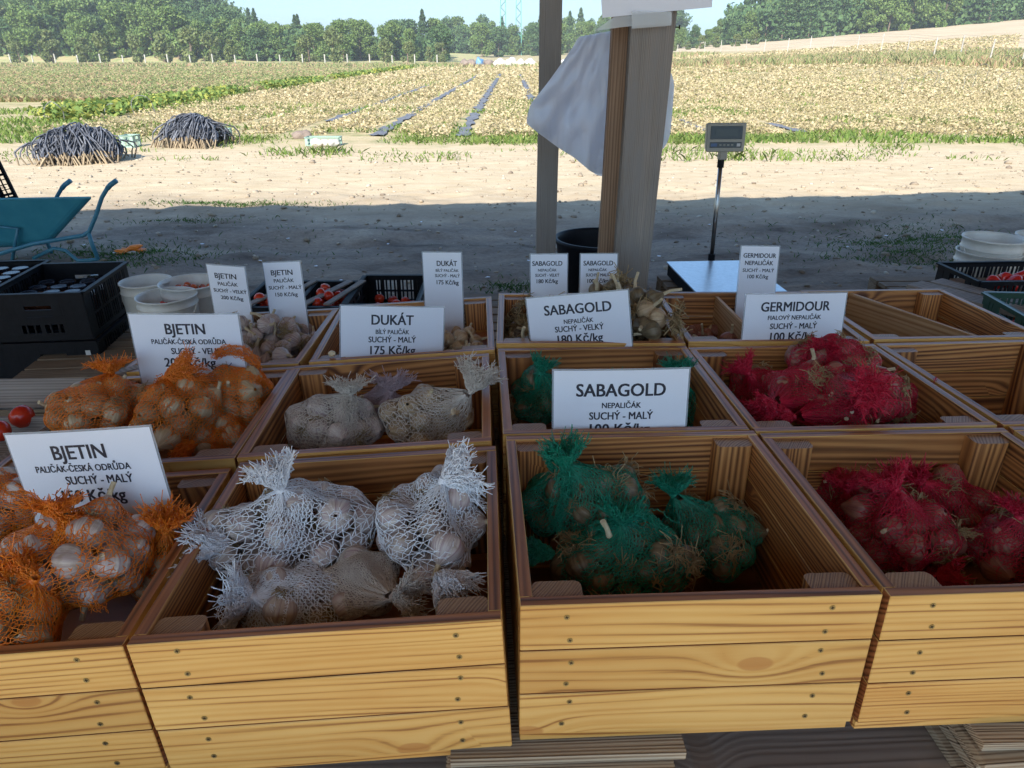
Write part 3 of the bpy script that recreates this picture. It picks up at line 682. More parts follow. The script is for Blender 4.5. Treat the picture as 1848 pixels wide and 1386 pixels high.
# bundles of old irrigation tape
M['tape'] = leaf_mat('tape_black', [(.1, (.04, .043, .052)), (.6, (.10, .105, .125)), (.9, (.26, .27, .30))], 0, 3, .35)
M['straw'] = leaf_mat('muddy_ends', [(.1, (.16, .125, .09)), (.9, (.40, .31, .2))], 0, 3, .9)
def tape_heap(c, rx, ry, h, rot, label, hole=True, seed=0):
    o = empty('tape_heap', c, (0, 0, rot)); tag(o, label, 'heap', 'heaps of black irrigation tape')
    g = np.random.default_rng(seed); A = []; B = []; A2 = []; B2 = []
    for k in range(330):
        u = g.uniform(-1, 1) * rx * (.92); side = math.sqrt(max(.05, 1 - (u / rx) ** 2)); hh = h * (side ** .6) * g.uniform(.5, 1.0)
        wy = ry * side * g.uniform(.55, 1.0); sk = g.normal() * .10
        pts = []
        for t in np.linspace(0, math.pi, 12):
            pts.append((u + sk * math.cos(t) * 2 + g.normal() * .012 - .22 * (1 - math.sin(t)) * (-1 if u > 0 else 1) * -1, -math.cos(t) * wy * (1 + .25 * (1 - math.sin(t))), hh * math.sin(t) ** .8 + g.normal() * .01 - .01))
        for i in range(11):
            if i in (0, 10): A2.append(pts[i]); B2.append(pts[i + 1])
            else: A.append(pts[i]); B.append(pts[i + 1])
    v, f = tubes_np(A, B, .013, 4); q = link('tape', mesh_np('tape', v, f, M['tape']), o); q['kind'] = 'stuff'
    v, f = tubes_np(A2, B2, .013, 4); q = link('muddy_end', mesh_np('muddy_end', v, f, M['straw']), o); q['kind'] = 'stuff'
    bm = bmesh.new(); bmesh.ops.create_icosphere(bm, subdivisions=3, radius=1)
    for q in bm.verts: q.co = Vector((q.co.x * rx * .8, q.co.y * ry * .7, max(q.co.z, -.05) * h * .62))
    me = bpy.data.meshes.new('core'); bm.to_mesh(me); bm.free(); me.materials.append(M['film_black']); link('core', me, o)
    return o
tape_heap(at(152, 290, 0), .60, .5, .60, R(20), 'heap of black irrigation tape on the far left, larger and sprawling', seed=3)
tape_heap(at(355, 262, 0), .48, .46, .60, R(-4), 'rounder heap of black irrigation tape right of the sprawling one', seed=4)

# hoops left in the field
M['hoop'] = simple('hoop_steel', (.16, .16, .15), .6)
for i, (px, py, dw, hh) in enumerate(((1640, 175, .75, .75), (1672, 160, .8, .8), (1615, 158, .7, .7), (1700, 158, .8, .7), (1745, 165, .8, .75), (1765, 152, .8, .8), (1812, 165, .8, .85), (1842, 172, .8, .8), (1580, 155, .6, .6), (1655, 145, .7, .7), (1815, 140, .8, .8), (1600, 136, .7, .7), (1550, 142, .6, .5), (1520, 140, .5, .5), (262, 208, .7, .55), (208, 215, .5, .4), (100, 220, .6, .5))):
    c = at(px, py, 0); c.z = float(terrain(c.x, c.y)); w2 = dw * .4
    p = [(-w2, 0, -.05)] + [(-w2 * math.cos(t), .1 * math.sin(t * 2), hh * .55 + hh * .45 * math.sin(t)) for t in np.linspace(0, math.pi, 9)]
    if i % 3: p += [(w2, 0, -.05)]
    else: p = p[:7]
    o = MB().tube(p, .011, 5).build('bent_hoop', M['hoop'], None, loc=c, rot=(0, rnd.uniform(-.15, .15), rnd.uniform(-.6, .6)))
    tag(o, 'thin bent steel hoop standing in the withered crop' if px > 400 else 'thin bent steel hoop in the weeds behind the tape heaps', 'hoop', 'hoops in the right field' if px > 400 else 'hoops in the weeds on the left')

# the thin autumn haze that pales the woods
hm = bpy.data.materials.new('haze_air'); hm.use_nodes = True; hm.node_tree.nodes.clear()
pv = hm.node_tree.nodes.new('ShaderNodeVolumePrincipled'); pv.inputs['Color'].default_value = (.86, .93, 1, 1); pv.inputs['Density'].default_value = HAZE; pv.inputs['Anisotropy'].default_value = 0.0
ho = hm.node_tree.nodes.new('ShaderNodeOutputMaterial'); hm.node_tree.links.new(pv.outputs[0], ho.inputs['Volume'])
hz = MB().box((0, 420, 34.5), (1900, 1960, 71)).build('haze', hm); hz['kind'] = 'stuff'; hz['label'] = 'thin pale haze lying over the whole field and woods'

# ================================================================== THE STALL
def rot3(yaw, tilt, roll):
    return Matrix.Rotation(yaw, 4, 'Z') @ Matrix.Rotation(tilt, 4, 'X') @ Matrix.Rotation(roll, 4, 'Y')
# wooden crate: rim centre, yaw, tilt, roll, width, depth
CR = {
    'L1F': (-.882, 1.072, .7664, .0487, -.0197, -.0536, .557, .534),
    'L1M': (-.898, 1.632, .7695, .0232, -.0184, -.0541, .552, .541),
    'L1B': (-.892, 2.192, .7621, .0000, -.0171, -.0545, .535, .535),
    'L2F': (-.3043, 1.0862, .8126, .0367, -.0191, -.0538, .5597, .5447),
    'L2M': (-.3379, 1.647, .8025, .0388, -.0192, -.0538, .5642, .541),
    'L2B': (-.3349, 2.2138, .7939, .0462, -.0196, -.0536, .546, .551),
    'R1F': (.2772, 1.1246, .8424, .0461, -.0252, .0006, .5572, .5553),
    'R1M': (.248, 1.6864, .8257, .0407, -.0252, .0005, .5578, .5488),
    'R1B': (.2334, 2.247, .8167, .0018, -.0252, -.0005, .562, .537),
    'R2F': (.8462, 1.1454, .8401, .0496, -.0252, .0007, .5617, .5469),
    'R2M': (.8141, 1.7023, .825, .0555, -.0252, .0009, .5628, .5456),
    'R2B': (.7979, 2.270, .8146, .008, -.0252, -.0003, .5445, .540),
    'R3F': (1.418, 1.168, .8422, .0414, -.0252, .0005, .5588, .5553),
    'R3M': (1.382, 1.745, .8215, .0708, -.0251, .0013, .5449, .5489),
    'R3B': (1.3585, 2.314, .809, .0476, -.0252, .0007, .5414, .545),
}
CLAB = {
    'L1F': 'varnished pine crate at the front left corner holding orange bags', 'L1M': 'varnished pine crate holding the heap of orange net bags in the second row',
    'L1B': 'pine crate in the back row heaped with loose purple-striped garlic', 'L2F': 'varnished pine crate at the front holding white net bags',
    'L2M': 'pine crate with white net bags in the second row', 'L2B': 'pine crate in the back row behind the middle white price card',
    'R1F': 'varnished pine crate at the front holding green net bags', 'R1M': 'pine crate behind the green bags, hidden by the large centre card',
    'R1B': 'pine crate in the back row with shaggy brown-rooted garlic', 'R2F': 'varnished pine crate at the front right holding red net bags',
    'R2M': 'pine crate heaped with red net bags in the second row', 'R2B': 'pine crate in the back row with small violet garlic and a divider board',
    'R3F': 'pine crate cut off at the right edge in the front row', 'R3M': 'empty pine crate at the right edge in the second row', 'R3B': 'empty pine crate in the back row with a slanting divider board'}
PH, TH, HH = .0869, .021, .266
_pc = {}
def plank_mesh(L, which, h=PH):
    key = (round(L, 3), which, h)
    if key not in _pc:
        x, y, z = L / 2, TH / 2, h / 2
        b = MB()
        vs = [(a * x, e * y, c * z) for a in (-1, 1) for e in (-1, 1) for c in (-1, 1)]
        # -x, +x, -y (outside), +y (inside), bottom, top
        fs = [(0, 1, 3, 2), (4, 6, 7, 5), (0, 4, 5, 1), (2, 3, 7, 6), (0, 2, 6, 4), (1, 5, 7, 3)]
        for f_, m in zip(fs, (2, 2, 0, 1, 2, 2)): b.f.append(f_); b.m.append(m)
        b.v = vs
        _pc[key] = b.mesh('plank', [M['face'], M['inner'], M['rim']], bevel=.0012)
    return _pc[key]
def post_mesh():
    if 'post' not in _pc:
        bm = bmesh.new(); bmesh.ops.create_cube(bm, size=1)
        for v in bm.verts: v.co = Vector((v.co.x * .245, v.co.y * .042, v.co.z * .078))
        ed = [e for e in bm.edges if abs(e.verts[0].co.x - e.verts[1].co.x) > .1 and e.verts[0].co.y > 0]
        bmesh.ops.bevel(bm, geom=ed, offset=.012, segments=4, affect='EDGES', profile=.5)
        me = bpy.data.meshes.new('corner_post'); bm.to_mesh(me); bm.free()
        me.materials.append(M['inner']); me.materials.append(M['post_end'])
        for p in me.polygons: p.material_index = 1 if abs(p.normal.x) > .9 else 0
        _pc['post'] = me
    return _pc['post']
def screw_mesh():
    if 'screw' not in _pc:
        b = MB().lathe([(.0048, 0), (.0046, .0006), (.0030, .0004), (.0028, .0001)], 12, m=0)
        b.add([(.0048 * math.cos(a), .0048 * math.sin(a), .0003) for a in [i * math.pi / 6 for i in range(12)]], [tuple(range(12))], 0)
        for a in (0, math.pi / 2):
            b.box((0, 0, .0007), (.005, .0011, .0006), Matrix.Rotation(a + .4, 4, 'Z'), 1)
        _pc['screw'] = b.mesh('screw', [M['screw'], M['screw_slot']])
    return _pc['screw']
FLOOR = {'L1F': -.15, 'L1M': -.17, 'L1B': -.12, 'L2F': -.235, 'L2M': -.21, 'L2B': -.105, 'R1F': -.262, 'R1M': -.262, 'R1B': -.12, 'R2F': -.262, 'R2M': -.22, 'R2B': -.15, 'R3F': -.262, 'R3M': -.262, 'R3B': -.262}
CM = {}
def crate(k):
    x, y, z, yaw, ti, ro, W, D = CR[k]
    T = Matrix.Translation((x, y, z)) @ rot3(yaw, ti, ro); CM[k] = T
    o = empty('wooden_crate', M=T @ Matrix.Translation((0, 0, -.288))); tag(o, CLAB[k], 'crate', 'wooden display crates in rows')
    Z0 = .288
    for r in range(3):
        zc = Z0 - PH / 2 - r * (PH + .0026)
        jit = lambda: rnd.uniform(-.0012, .0012)
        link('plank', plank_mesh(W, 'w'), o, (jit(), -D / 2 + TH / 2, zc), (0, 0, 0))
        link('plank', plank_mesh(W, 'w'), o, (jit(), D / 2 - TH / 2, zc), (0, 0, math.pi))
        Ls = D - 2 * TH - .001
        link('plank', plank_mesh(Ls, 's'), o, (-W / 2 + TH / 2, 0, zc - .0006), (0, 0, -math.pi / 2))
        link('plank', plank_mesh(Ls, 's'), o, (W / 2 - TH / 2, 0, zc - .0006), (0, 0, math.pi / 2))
    for sx_ in (-1, 1):
        for sy_ in (-1, 1):
            link('corner_post', post_mesh(), o, (sx_ * (W / 2 - TH - .0395), sy_ * (D / 2 - TH - .0215), Z0 - .006 - .1225), (0, -math.pi / 2, 0 if sy_ < 0 else math.pi))
    # bottom boards, the front one showing below the planks
    n = 5
    for i in range(n):
        bw = (D - .012) / n
        link('bottom_board', plank_mesh(W - .002, 'b', .0185), o, (0, -D / 2 + .006 + bw * (i + .5) , .0093), (0, 0, 0)).scale = (1, (bw - .004) / TH, 1)
    if FLOOR[k] > -.25:
        link('raised_floor', plank_mesh(W - 2 * TH - .004, 'f', .012), o, (0, 0, Z0 + FLOOR[k] - .006)).scale = (1, (D - 2 * TH - .09) / TH, 1)
    if k[-1] == 'F':
        for r in range(3):
            zc = Z0 - PH / 2 - r * (PH + .0026)
            for sx_ in (-1, 1):
                for dz in (-.022, .022):
                    link('screw', screw_mesh(), o, (sx_ * (W / 2 - .075 + rnd.uniform(-.007, .007)), -D / 2 - .0002, zc + dz + rnd.uniform(-.004, .004)), (math.pi / 2, rnd.uniform(0, 3), 0))
    return o
CO = {k: crate(k) for k in CR}
def inC(k, x, y, z):
    """crate-local point (0,0,0 = rim centre) in the world"""
    return CM[k] @ Vector((x, y, z))
# loose divider boards standing in two crates
def board(k, a, b, h, top, label, th=.012):
    pa, pb = Vector((*a, 0)), Vector((*b, 0)); L = (pb - pa).length; mid = (pa + pb) / 2
    me = MB().box((0, 0, 0), (L, th, h)).mesh('divider_board', M['divider'], bevel=.001)
    o = link('divider_board', me); o.matrix_world = CM[k] @ Matrix.Translation((mid.x, mid.y, top - h / 2)) @ Matrix.Rotation(math.atan2(pb.y - pa.y, pb.x - pa.x), 4, 'Z')
    tag(o, label, 'board'); return o
board('R2B', (-.045, .245), (-.04, -.245), .16, -.01, 'pale raw divider board standing among the violet garlic')
board('R3B', (-.085, .25), (.075, -.245), .20, -.006, 'pale raw divider board slanting across the empty back crate', .014)

# ---------------------------------------------------------------- what the crates stand on
def slab(nm, c, d, m, label, cat, group=None, yaw=0, bevel=.001):
    o = MB().box((0, 0, 0), d).build(nm, m, None, loc=c, rot=(0, 0, yaw), bevel=bevel); return tag(o, label, cat, group)
slab('plywood_sheet', (.25, 1.62, .455), (2.9, 1.96, .018), M['grey_board'], 'weathered grey-brown plywood sheet lying under the front crates', 'board', yaw=.03)
for q, (x, y, w_, n, off_) in enumerate(((.055, .815, .40, 5, 0), (1.06, .835, .62, 5, .01))):
    for i in range(n):
        t = .0175
        z = .466 + i * .0185
        slab('plywood_offcut', (x + rnd.uniform(-.012, .012), y + .75 + rnd.uniform(-.01, .01) - .02 * (i % 2), z + .0085), (w_ + rnd.uniform(-.03, .03), 1.5, t), M['ply'],
             ('%s plywood offcut of the stack under the %s' % (('lowest', 'second lowest', 'middle', 'second highest', 'topmost')[i], 'gap between the middle crates' if q == 0 else 'front right crates')), 'board', 'plywood offcuts under the crates', yaw=.04)
for i in range(5):
    slab('plywood_offcut', (-.62 + rnd.uniform(-.01, .01), 1.62, .4745 + i * .0165), (.6, 1.5, .0155), M['ply'], '%s plywood offcut of the stack under the front left crates' % ('lowest', 'second lowest', 'middle', 'second highest', 'topmost')[i], 'board', 'plywood offcuts under the crates', yaw=.05)
def pallet(x, y, z, yaw, label, nx=7, L=1.2, Wd=.8):
    o = empty('pallet', (x, y, z), (0, 0, yaw)); tag(o, label, 'pallet', 'pallets stacked under the stall')
    for i in range(nx): MB().box((0, 0, 0), (L, .098, .022)).build('deck_board', M['pallet'], o, loc=(0, -Wd / 2 + .05 + i * (Wd - .1) / (nx - 1), .133), bevel=.001)
    for j in (-1, 0, 1):
        for i in (-1, 0, 1): MB().box((0, 0, 0), (.14, .1, .095)).build('block', M['pallet'], o, loc=(j * (L / 2 - .07), i * (Wd / 2 - .05), .0695), bevel=.001)
        MB().box((0, 0, 0), (.098, Wd, .022)).build('bottom_board', M['pallet'], o, loc=(j * (L / 2 - .07), 0, .011), bevel=.001)
    return o
for i in range(3):
    pallet(-.45, 1.15, .0 + i * .1475, .02 * i, '%s pallet of the left stack under the stall' % ('lowest', 'middle', 'topmost')[i])
    pallet(.86, 1.2, .0 + i * .1475, -.02 * i, '%s pallet of the right stack under the stall' % ('lowest', 'middle', 'topmost')[i])
    pallet(-.45, 2.1, .0 + i * .1475, .01 * i, '%s pallet of the back left stack under the stall' % ('lowest', 'middle', 'topmost')[i])
    pallet(.86, 2.15, .0 + i * .1475, -.01 * i, '%s pallet of the back right stack under the stall' % ('lowest', 'middle', 'topmost')[i])
slab('plywood_sheet', (.25, 2.2, .5), (2.9, .3, .1), M['grey_board'], 'thick board under the back row of crates', 'board', yaw=.03)

# ---------------------------------------------------------------- garlic
def garlic_mesh(seed, mat, stem=.5, lobes=8, squash=.82):
    g = random.Random(seed); b = MB(); n, m = 32, 12; Rr = .026; vs = []; ph = g.uniform(0, 6)
    for i in range(m + 1):
        t = math.pi * i / m
        for k in range(n):
            a = 2 * math.pi * k / n
            lob = 1 + (.17 * abs(math.cos(lobes * a / 2 + ph)) ** .7 - .09) * math.sin(t) ** 1.5 + .03 * math.sin(3 * a + ph)
            r = Rr * math.sin(t) ** .85 * lob; z = Rr * squash * math.cos(t)
            if i <= 2: z += Rr * (.32, .16, .04)[i]; 
            if i == 0: r = .0035
            if i == m: r = .003; z = -Rr * squash * .86
            vs.append((r * math.cos(a), r * math.sin(a), z))
    fs = [(i * n + k, (i + 1) * n + k, (i + 1) * n + (k + 1) % n, i * n + (k + 1) % n) for i in range(m) for k in range(n)]
    b.add(vs, fs); me = b.mesh('garlic_bulb', mat, smooth=True)
    sb = MB(); L = .012 + .03 * stem; bx, by = g.uniform(-.4, .4), g.uniform(-.4, .4)
    sb.tube([(0, 0, .024), (bx * L * .3, by * L * .3, .028 + L * .5), (bx * L, by * L, .028 + L)], [.0058, .0040, .0042], 7)
    sm = sb.mesh('stem', M['stem'], smooth=False)
    A = []; B = []
    for k in range(46):
        a = g.uniform(0, 6.28); l = g.uniform(.008, .02); p = Vector((0, 0, -.0185))
        d = Vector((math.cos(a), math.sin(a), -g.uniform(.1, .9))).normalized()
        q = p + d * l; q2 = q + Vector((g.uniform(-1, 1), g.uniform(-1, 1), g.uniform(-.2, 1))).normalized() * l * .8
        A += [p, q]; B += [q, q2]
    v, f = tubes_np([x[:] for x in A], [x[:] for x in B], .0006, 3)
    rm = mesh_np('roots', v, f, M['root'])
    return me, sm, rm
GM = {c: [garlic_mesh(10 * i + s, M[c], stem=st, lobes=lb, squash=sq) for s, (st, lb, sq) in enumerate(((.3, 9, .8), (.7, 7, .88), (.15, 11, .76), (1.1, 8, .84)))] for i, c in enumerate(('g_white', 'g_cream', 'g_brown', 'g_red'))}
def loose_bulb(name, world, sc, cm, label, group, roots=True, stem=True):
    me, sm, rm = rnd.choice(GM[cm])
    o = link(name, me, None, world); o.rotation_euler = (rnd.gauss(0, 1.0), rnd.gauss(0, 1.0), rnd.uniform(0, 6.28)); o.scale = (sc, sc, sc)
    tag(o, label, 'garlic', group)
    if stem: link('stem', sm, o)
    if roots:
        q = link('roots', rm, o); q.scale = (roots, roots, roots)
    return o
def pile(k, n, x0, x1, y0, y1, top, sc, cm, label, group, roots=1.0):
    pts = []
    for i in range(n):
        best = None
        for _ in range(7):
            x, y = rnd.uniform(x0, x1), rnd.uniform(y0, y1); r = .024 * sc; z = FLOOR[k] + r
            for (a, b_, c_, rr) in pts:
                d2 = (x - a) ** 2 + (y - b_) ** 2; s = (r + rr) * .9
                if d2 < s * s: z = max(z, c_ + math.sqrt(s * s - d2))
            cost = z - .10 * top * math.cos((y - (y0 + y1) / 2) / (y1 - y0) * 2.4) * math.cos((x - (x0 + x1) / 2) / (x1 - x0) * 2.4)
            if best is None or cost < best[0]: best = (cost, x, y, z, r)
        _, x, y, z, r = best; pts.append((x, y, z, r))
        lb = label
        loose_bulb('garlic_bulb', inC(k, x, y, z), sc * rnd.uniform(.85, 1.12), cm, lb, group, roots)
pile('L1B', 92, -.10, .215, -.20, .20, 1.2, 1.12, 'g_white', 'loose purple-striped garlic bulb in the heap of the back left crate', 'loose garlic bulbs in the back left crate', 1.25)
pile('L2B', 72, -.215, .215, -.20, .19, .9, .98, 'g_cream', 'loose small cream garlic bulb behind the middle white card', 'loose cream garlic bulbs in the back row', .6)
pile('R1B', 50, -.22, .0, -.2, .2, .5, 1.1, 'g_brown', 'loose brown garlic bulb with shaggy roots in the back crate left of the tilted card', 'loose shaggy brown garlic bulbs', 2.2)
pile('R1B', 62, .04, .225, -.17, .21, 2.0, 1.15, 'g_brown', 'loose brown garlic bulb with shaggy roots in the back crate right of the tilted card', 'loose shaggy brown garlic bulbs', 2.2)
pile('R2B', 26, -.225, -.06, -.2, .2, .3, 1.05, 'g_red', 'loose violet garlic bulb left of the divider board', 'loose violet garlic bulbs', .8)
# shaggy bulbs on top of the right heap
for px, py, z in ((1150, 535, .90), (1180, 540, .90), (1130, 548, .88), (1165, 560, .875), (1188, 575, .86), (1160, 590, .84), (1178, 597, .835)):
    loose_bulb('garlic_bulb', at(px, py, z), 1.2, 'g_brown' if py < 560 or py > 580 else 'g_cream', 'shaggy garlic bulb on top of the heap beside the tilted card', 'shaggy garlic bulbs crowning the right heap', 2.4)
o = loose_bulb('garlic_bulb', at(1076, 523, .87), 1.0, 'g_brown', 'single garlic bulb with a thick stub stem below the right narrow card', None, 1.2); o.rotation_euler = (0, 0, 0)
b = MB().tube([(0, 0, 0), (-.002, 0, .02), (-.010, 0, .034)], [.008, .0075, .009], 9); tag(b.build('garlic_stub', M['stem'], None, loc=at(1078, 523, .89)), 'thick dry garlic stalk standing on the back crate rim', 'garlic')
# single clove on the crate rim
cl = MB().lathe([(.0005, -.0095), (.006, -.007), (.0085, 0), (.0065, .008), (.001, .014)], 12)
o = cl.build('garlic_clove', simple('clove_skin', (.70, .58, .38), .4), None, smooth=True, loc=inC('L2B', -.21, -.245, .01)); o.rotation_euler = (0, R(75), R(-35)); o.scale = (1.2, 1.2, 1.2)
tag(o, 'single bare cream clove lying on the corner of the back crate', 'garlic')

# ---------------------------------------------------------------- net bags
def frame(a):
    a = a / np.linalg.norm(a); ref = np.array([0, 0, 1.]) if abs(a[2]) < .9 else np.array([1., 0, 0])
    u = np.cross(a, ref); u /= np.linalg.norm(u); return a, u, np.cross(a, u)
def net_bag(C, rad, yaw, K, tdir, tlen, tr, net, cm, label, group, n=24, seed=0, hem=None, thick=.00075, rows=26, cols=46, stems=.35, band=None, bs=1.0, dens=1.0, flat=1.0, ruff=.25):
    g = np.random.default_rng(seed); C = np.array(C[:]); K = np.array(K[:]); rad = np.array(rad) * 1.16; rows = int(rows * 1.7); cols = int(cols * 1.6); bs = bs * 1.16; thick = thick * (1.0 if 'white' in net else 1.12); n = int(n * 1.0)
    cy, sy = math.cos(yaw), math.sin(yaw); Rz = np.array([[cy, -sy, 0], [sy, cy, 0], [0, 0, 1]])
    o = empty('net_bag', C); tag(o, label, 'net bag', group)
    rb = .025 * bs; P = []
    for _ in range(2600):
        d = g.normal(size=3); d /= np.linalg.norm(d); q = d * (rad - rb * .85) * g.uniform(0.0, 1) ** .25
        q = Rz @ q
        if all(np.sum((q - p) ** 2) > (rb * 1.62) ** 2 for p in P): P.append(q)
        if len(P) >= n: break
    P = np.array(P)
    for q in P:
        me, sm, rm = GM[cm][g.integers(0, 4)]
        b = link('garlic_bulb', me, o, q); s = bs * g.uniform(.9, 1.1); b.scale = (s, s, s)
        od = q / max(np.linalg.norm(q), 1e-6) + g.normal(size=3) * .7
        b.rotation_mode = 'QUATERNION'; b.rotation_quaternion = Vector(od).to_track_quat('Z' if g.uniform() < .55 else '-Z', 'Y')
        if g.uniform() < stems * .5: link('stem', sm, b).scale = (1, 1, .7)
        if g.uniform() < (.9 if cm in ('g_brown', 'g_red') else .5): link('roots', rm, b).scale = (1.5, 1.5, 1.2) if cm in ('g_brown', 'g_red') else (1, 1, 1)
    # hull of the bulbs in bag space; the pole is the knot direction
    ax, e1, e2 = frame(K - C)
    M_, N_ = rows + 1, cols
    th = np.linspace(.03, math.pi - .02, 40); ph = np.linspace(0, 2 * math.pi, 72, endpoint=False)
    TH_, PH_ = np.meshgrid(th, ph, indexing='ij')
    D = (-np.cos(TH_)[..., None] * ax + np.sin(TH_)[..., None] * (np.cos(PH_)[..., None] * e1 + np.sin(PH_)[..., None] * e2))
    r = np.full(TH_.shape, .02)
    for p in P:
        b_ = D @ p; disc = b_ ** 2 - (p @ p) + (rb * 1.05) ** 2
        r = np.maximum(r, np.where((disc > 0) & (b_ > 0), b_ + np.sqrt(np.maximum(disc, 0)), 0))
    for it in range(34):
        bl = (np.roll(r, 1, 1) + np.roll(r, -1, 1) + np.vstack([r[:1], r[:-1]]) + np.vstack([r[1:], r[-1:]])) / 4
        r = np.maximum(r, bl * (.999 if it < 24 else .992))
    bl = (np.roll(r, 1, 1) + np.roll(r, -1, 1) + r * 2) / 4; r = np.maximum(bl, r * .99)
    def hull(t, f):
        a = np.interp(t, th, np.arange(40)); i = np.clip(a.astype(int), 0, 38); fa = a - i
        b_ = (f % (2 * math.pi)) / (2 * math.pi) * 72; j = b_.astype(int) % 72; fb = b_ - b_.astype(int); j2 = (j + 1) % 72
        rr = (r[i, j] * (1 - fb) + r[i, j2] * fb) * (1 - fa) + (r[i + 1, j] * (1 - fb) + r[i + 1, j2] * fb) * fa + .0012
        d = (-np.cos(t)[..., None] * ax + np.sin(t)[..., None] * (np.cos(f)[..., None] * e1 + np.sin(f)[..., None] * e2))
        return d * rr[..., None]
    KL = K - C
    wob = g.uniform(0, 6, 4)
    Lk = float(np.linalg.norm(KL)); a0 = .85
    def surf(v, f):
        # v 0..1: bottom pole to knot; near the knot the net runs straight to it unless a bulb pushes it out
        t = v * (math.pi - .11) + .05
        a = np.maximum(math.pi - t, .058)
        f2 = f + .10 * np.sin(3 * f + wob[0]) * np.sin(v * 5) + .25 * np.clip((v - .6) / .4, 0, 1) ** 2
        base = hull(t, f2); r = np.linalg.norm(base, axis=-1)
        r0 = np.linalg.norm(hull(np.full_like(t, math.pi - a0), f2), axis=-1)
        rc = r0 * Lk * math.sin(a0) / np.maximum(r0 * np.sin(np.maximum(a0 - a, 0)) + Lk * np.sin(a), 1e-4)
        fold = 1 + .05 * np.sin(11 * f + wob[1]) * np.clip((a0 - a) / a0, 0, 1) * np.clip(a / .3, 0, 1)
        rr = np.where(a < a0, np.maximum(rc, r * np.clip((a - .1) / .3, 0, 1)), r) * fold
        rr = np.where(a < .12, np.minimum(rr, Lk * 1.02), rr)
        return base / np.maximum(r, 1e-6)[..., None] * rr[..., None]
    vv = np.linspace(.015, 1, rows)
    M_ = len(vv)
    ff = np.linspace(0, 2 * math.pi, N_, endpoint=False)
    VV, FF = np.meshgrid(vv, ff, indexing='ij')
    FF = FF + (np.arange(M_)[:, None] % 2) * math.pi / N_ * .9 + g.normal(size=FF.shape) * .012
    VV = VV + g.normal(size=VV.shape) * .0035 + .012 * np.sin(2 * FF + wob[2])
    Pn = surf(np.clip(VV, .01, 1), FF)
    A = []; B = []
    A.append(Pn[:-1].reshape(-1, 3)); B.append(Pn[1:].reshape(-1, 3))                                # chain stitches
    ev = np.arange(M_)[:, None] % 2 == 0
    s2 = np.roll(Pn, -1, 1)[1:]; s1 = Pn[:-1]
    sel = np.broadcast_to((np.arange(M_ - 1)[:, None] + np.arange(N_)[None]) % 2 == 0, s1.shape[:2])
    A.append(s1[sel]); B.append(s2[sel])
    rng = np.roll(Pn, -1, 1); selr = (g.uniform(size=Pn.shape[:2]) < .8) if dens > 0 else None
    A.append(Pn[selr]); B.append(rng[selr])
    A = np.concatenate(A); B = np.concatenate(B)
    v_, f_ = tubes_np(A, B, thick, 3)
    q = link('net', mesh_np('net', v_, f_, M[net]), o); q['kind'] = 'stuff'
    # tuft beyond the knot: ruffled flaring net with a frayed end
    def tuft(K0, td, L, r1, nm, ladder=False, fl=flat, off=0):
        td, a1, a2 = frame(np.array(td, float)); mm = 12; nn = 64
        s = np.linspace(0, 1, mm); f = np.linspace(0, 2 * math.pi, nn, endpoint=False); Sg, Fg = np.meshgrid(s, f, indexing='ij')
        rr = .007 + (r1 - .007) * Sg ** .75 * (1 + ruff * np.sin(5 * Fg + wob[1]) * Sg + .22 * np.sin(13 * Fg + wob[3]) * Sg)
        ln = L * Sg * (1 + .14 * np.sin(4 * Fg + wob[0]) * Sg)
        Pt = K0 + td * ln[..., None] + rr[..., None] * (np.cos(Fg)[..., None] * a1 + fl * np.sin(Fg)[..., None] * a2)
        Pt = Pt + g.normal(size=Pt.shape) * (.0012 + .002 * Sg[..., None]); Pt[..., 2] -= (.22 * L * Sg ** 2) * (1 - abs(td[2]))
        A = [Pt[:-1].reshape(-1, 3), Pt[:-1].reshape(-1, 3)]; B = [Pt[1:].reshape(-1, 3), np.roll(Pt, -1, 1)[1:].reshape(-1, 3)]
        A.append(Pt[1:].reshape(-1, 3)); B.append(np.roll(Pt, 1, 1)[1:].reshape(-1, 3))
        end = Pt[-1]; k = 3
        for _ in range(k):
            d = (end - K0); d = d / np.linalg.norm(d, axis=1, keepdims=True) + g.normal(size=end.shape) * .5
            A.append(end); B.append(end + d * g.uniform(.004, .016, (nn, 1)))
        # crumpled inner layers
        ins = np.concatenate([Pt[2:].reshape(-1, 3)] * 2); sh = K0 + td * L * .5
        ins = sh + (ins - sh) * g.uniform(.3, .9, (len(ins), 1)); d = g.normal(size=ins.shape); d /= np.linalg.norm(d, axis=1, keepdims=True)
        A.append(ins - d * .004); B.append(ins + d * .006)
        v_, f_ = tubes_np(np.concatenate(A), np.concatenate(B), thick, 3)
        q = link(nm, mesh_np(nm, v_, f_, M[net]), o); q['kind'] = 'stuff'
    tuft(KL, tdir, tlen * .72, tr * 1.08, 'tuft')
    # wound knot
    kb = MB(); pts = []
    for i in range(26):
        a = i * .95; pts.append(tuple(KL + (e1 * math.cos(a) + e2 * math.sin(a)) * (.0075 + .001 * math.sin(i)) + ax * (-.006 + i * .0005)))
    kb.tube(pts, .0022, 5); kb.build('knot', M[net], o, smooth=True)
    if hem is not None:
        (hp, hd, hl, hr) = hem; tuft(np.array(hp[:]) - C, hd, hl, hr, 'hem', fl=.45)
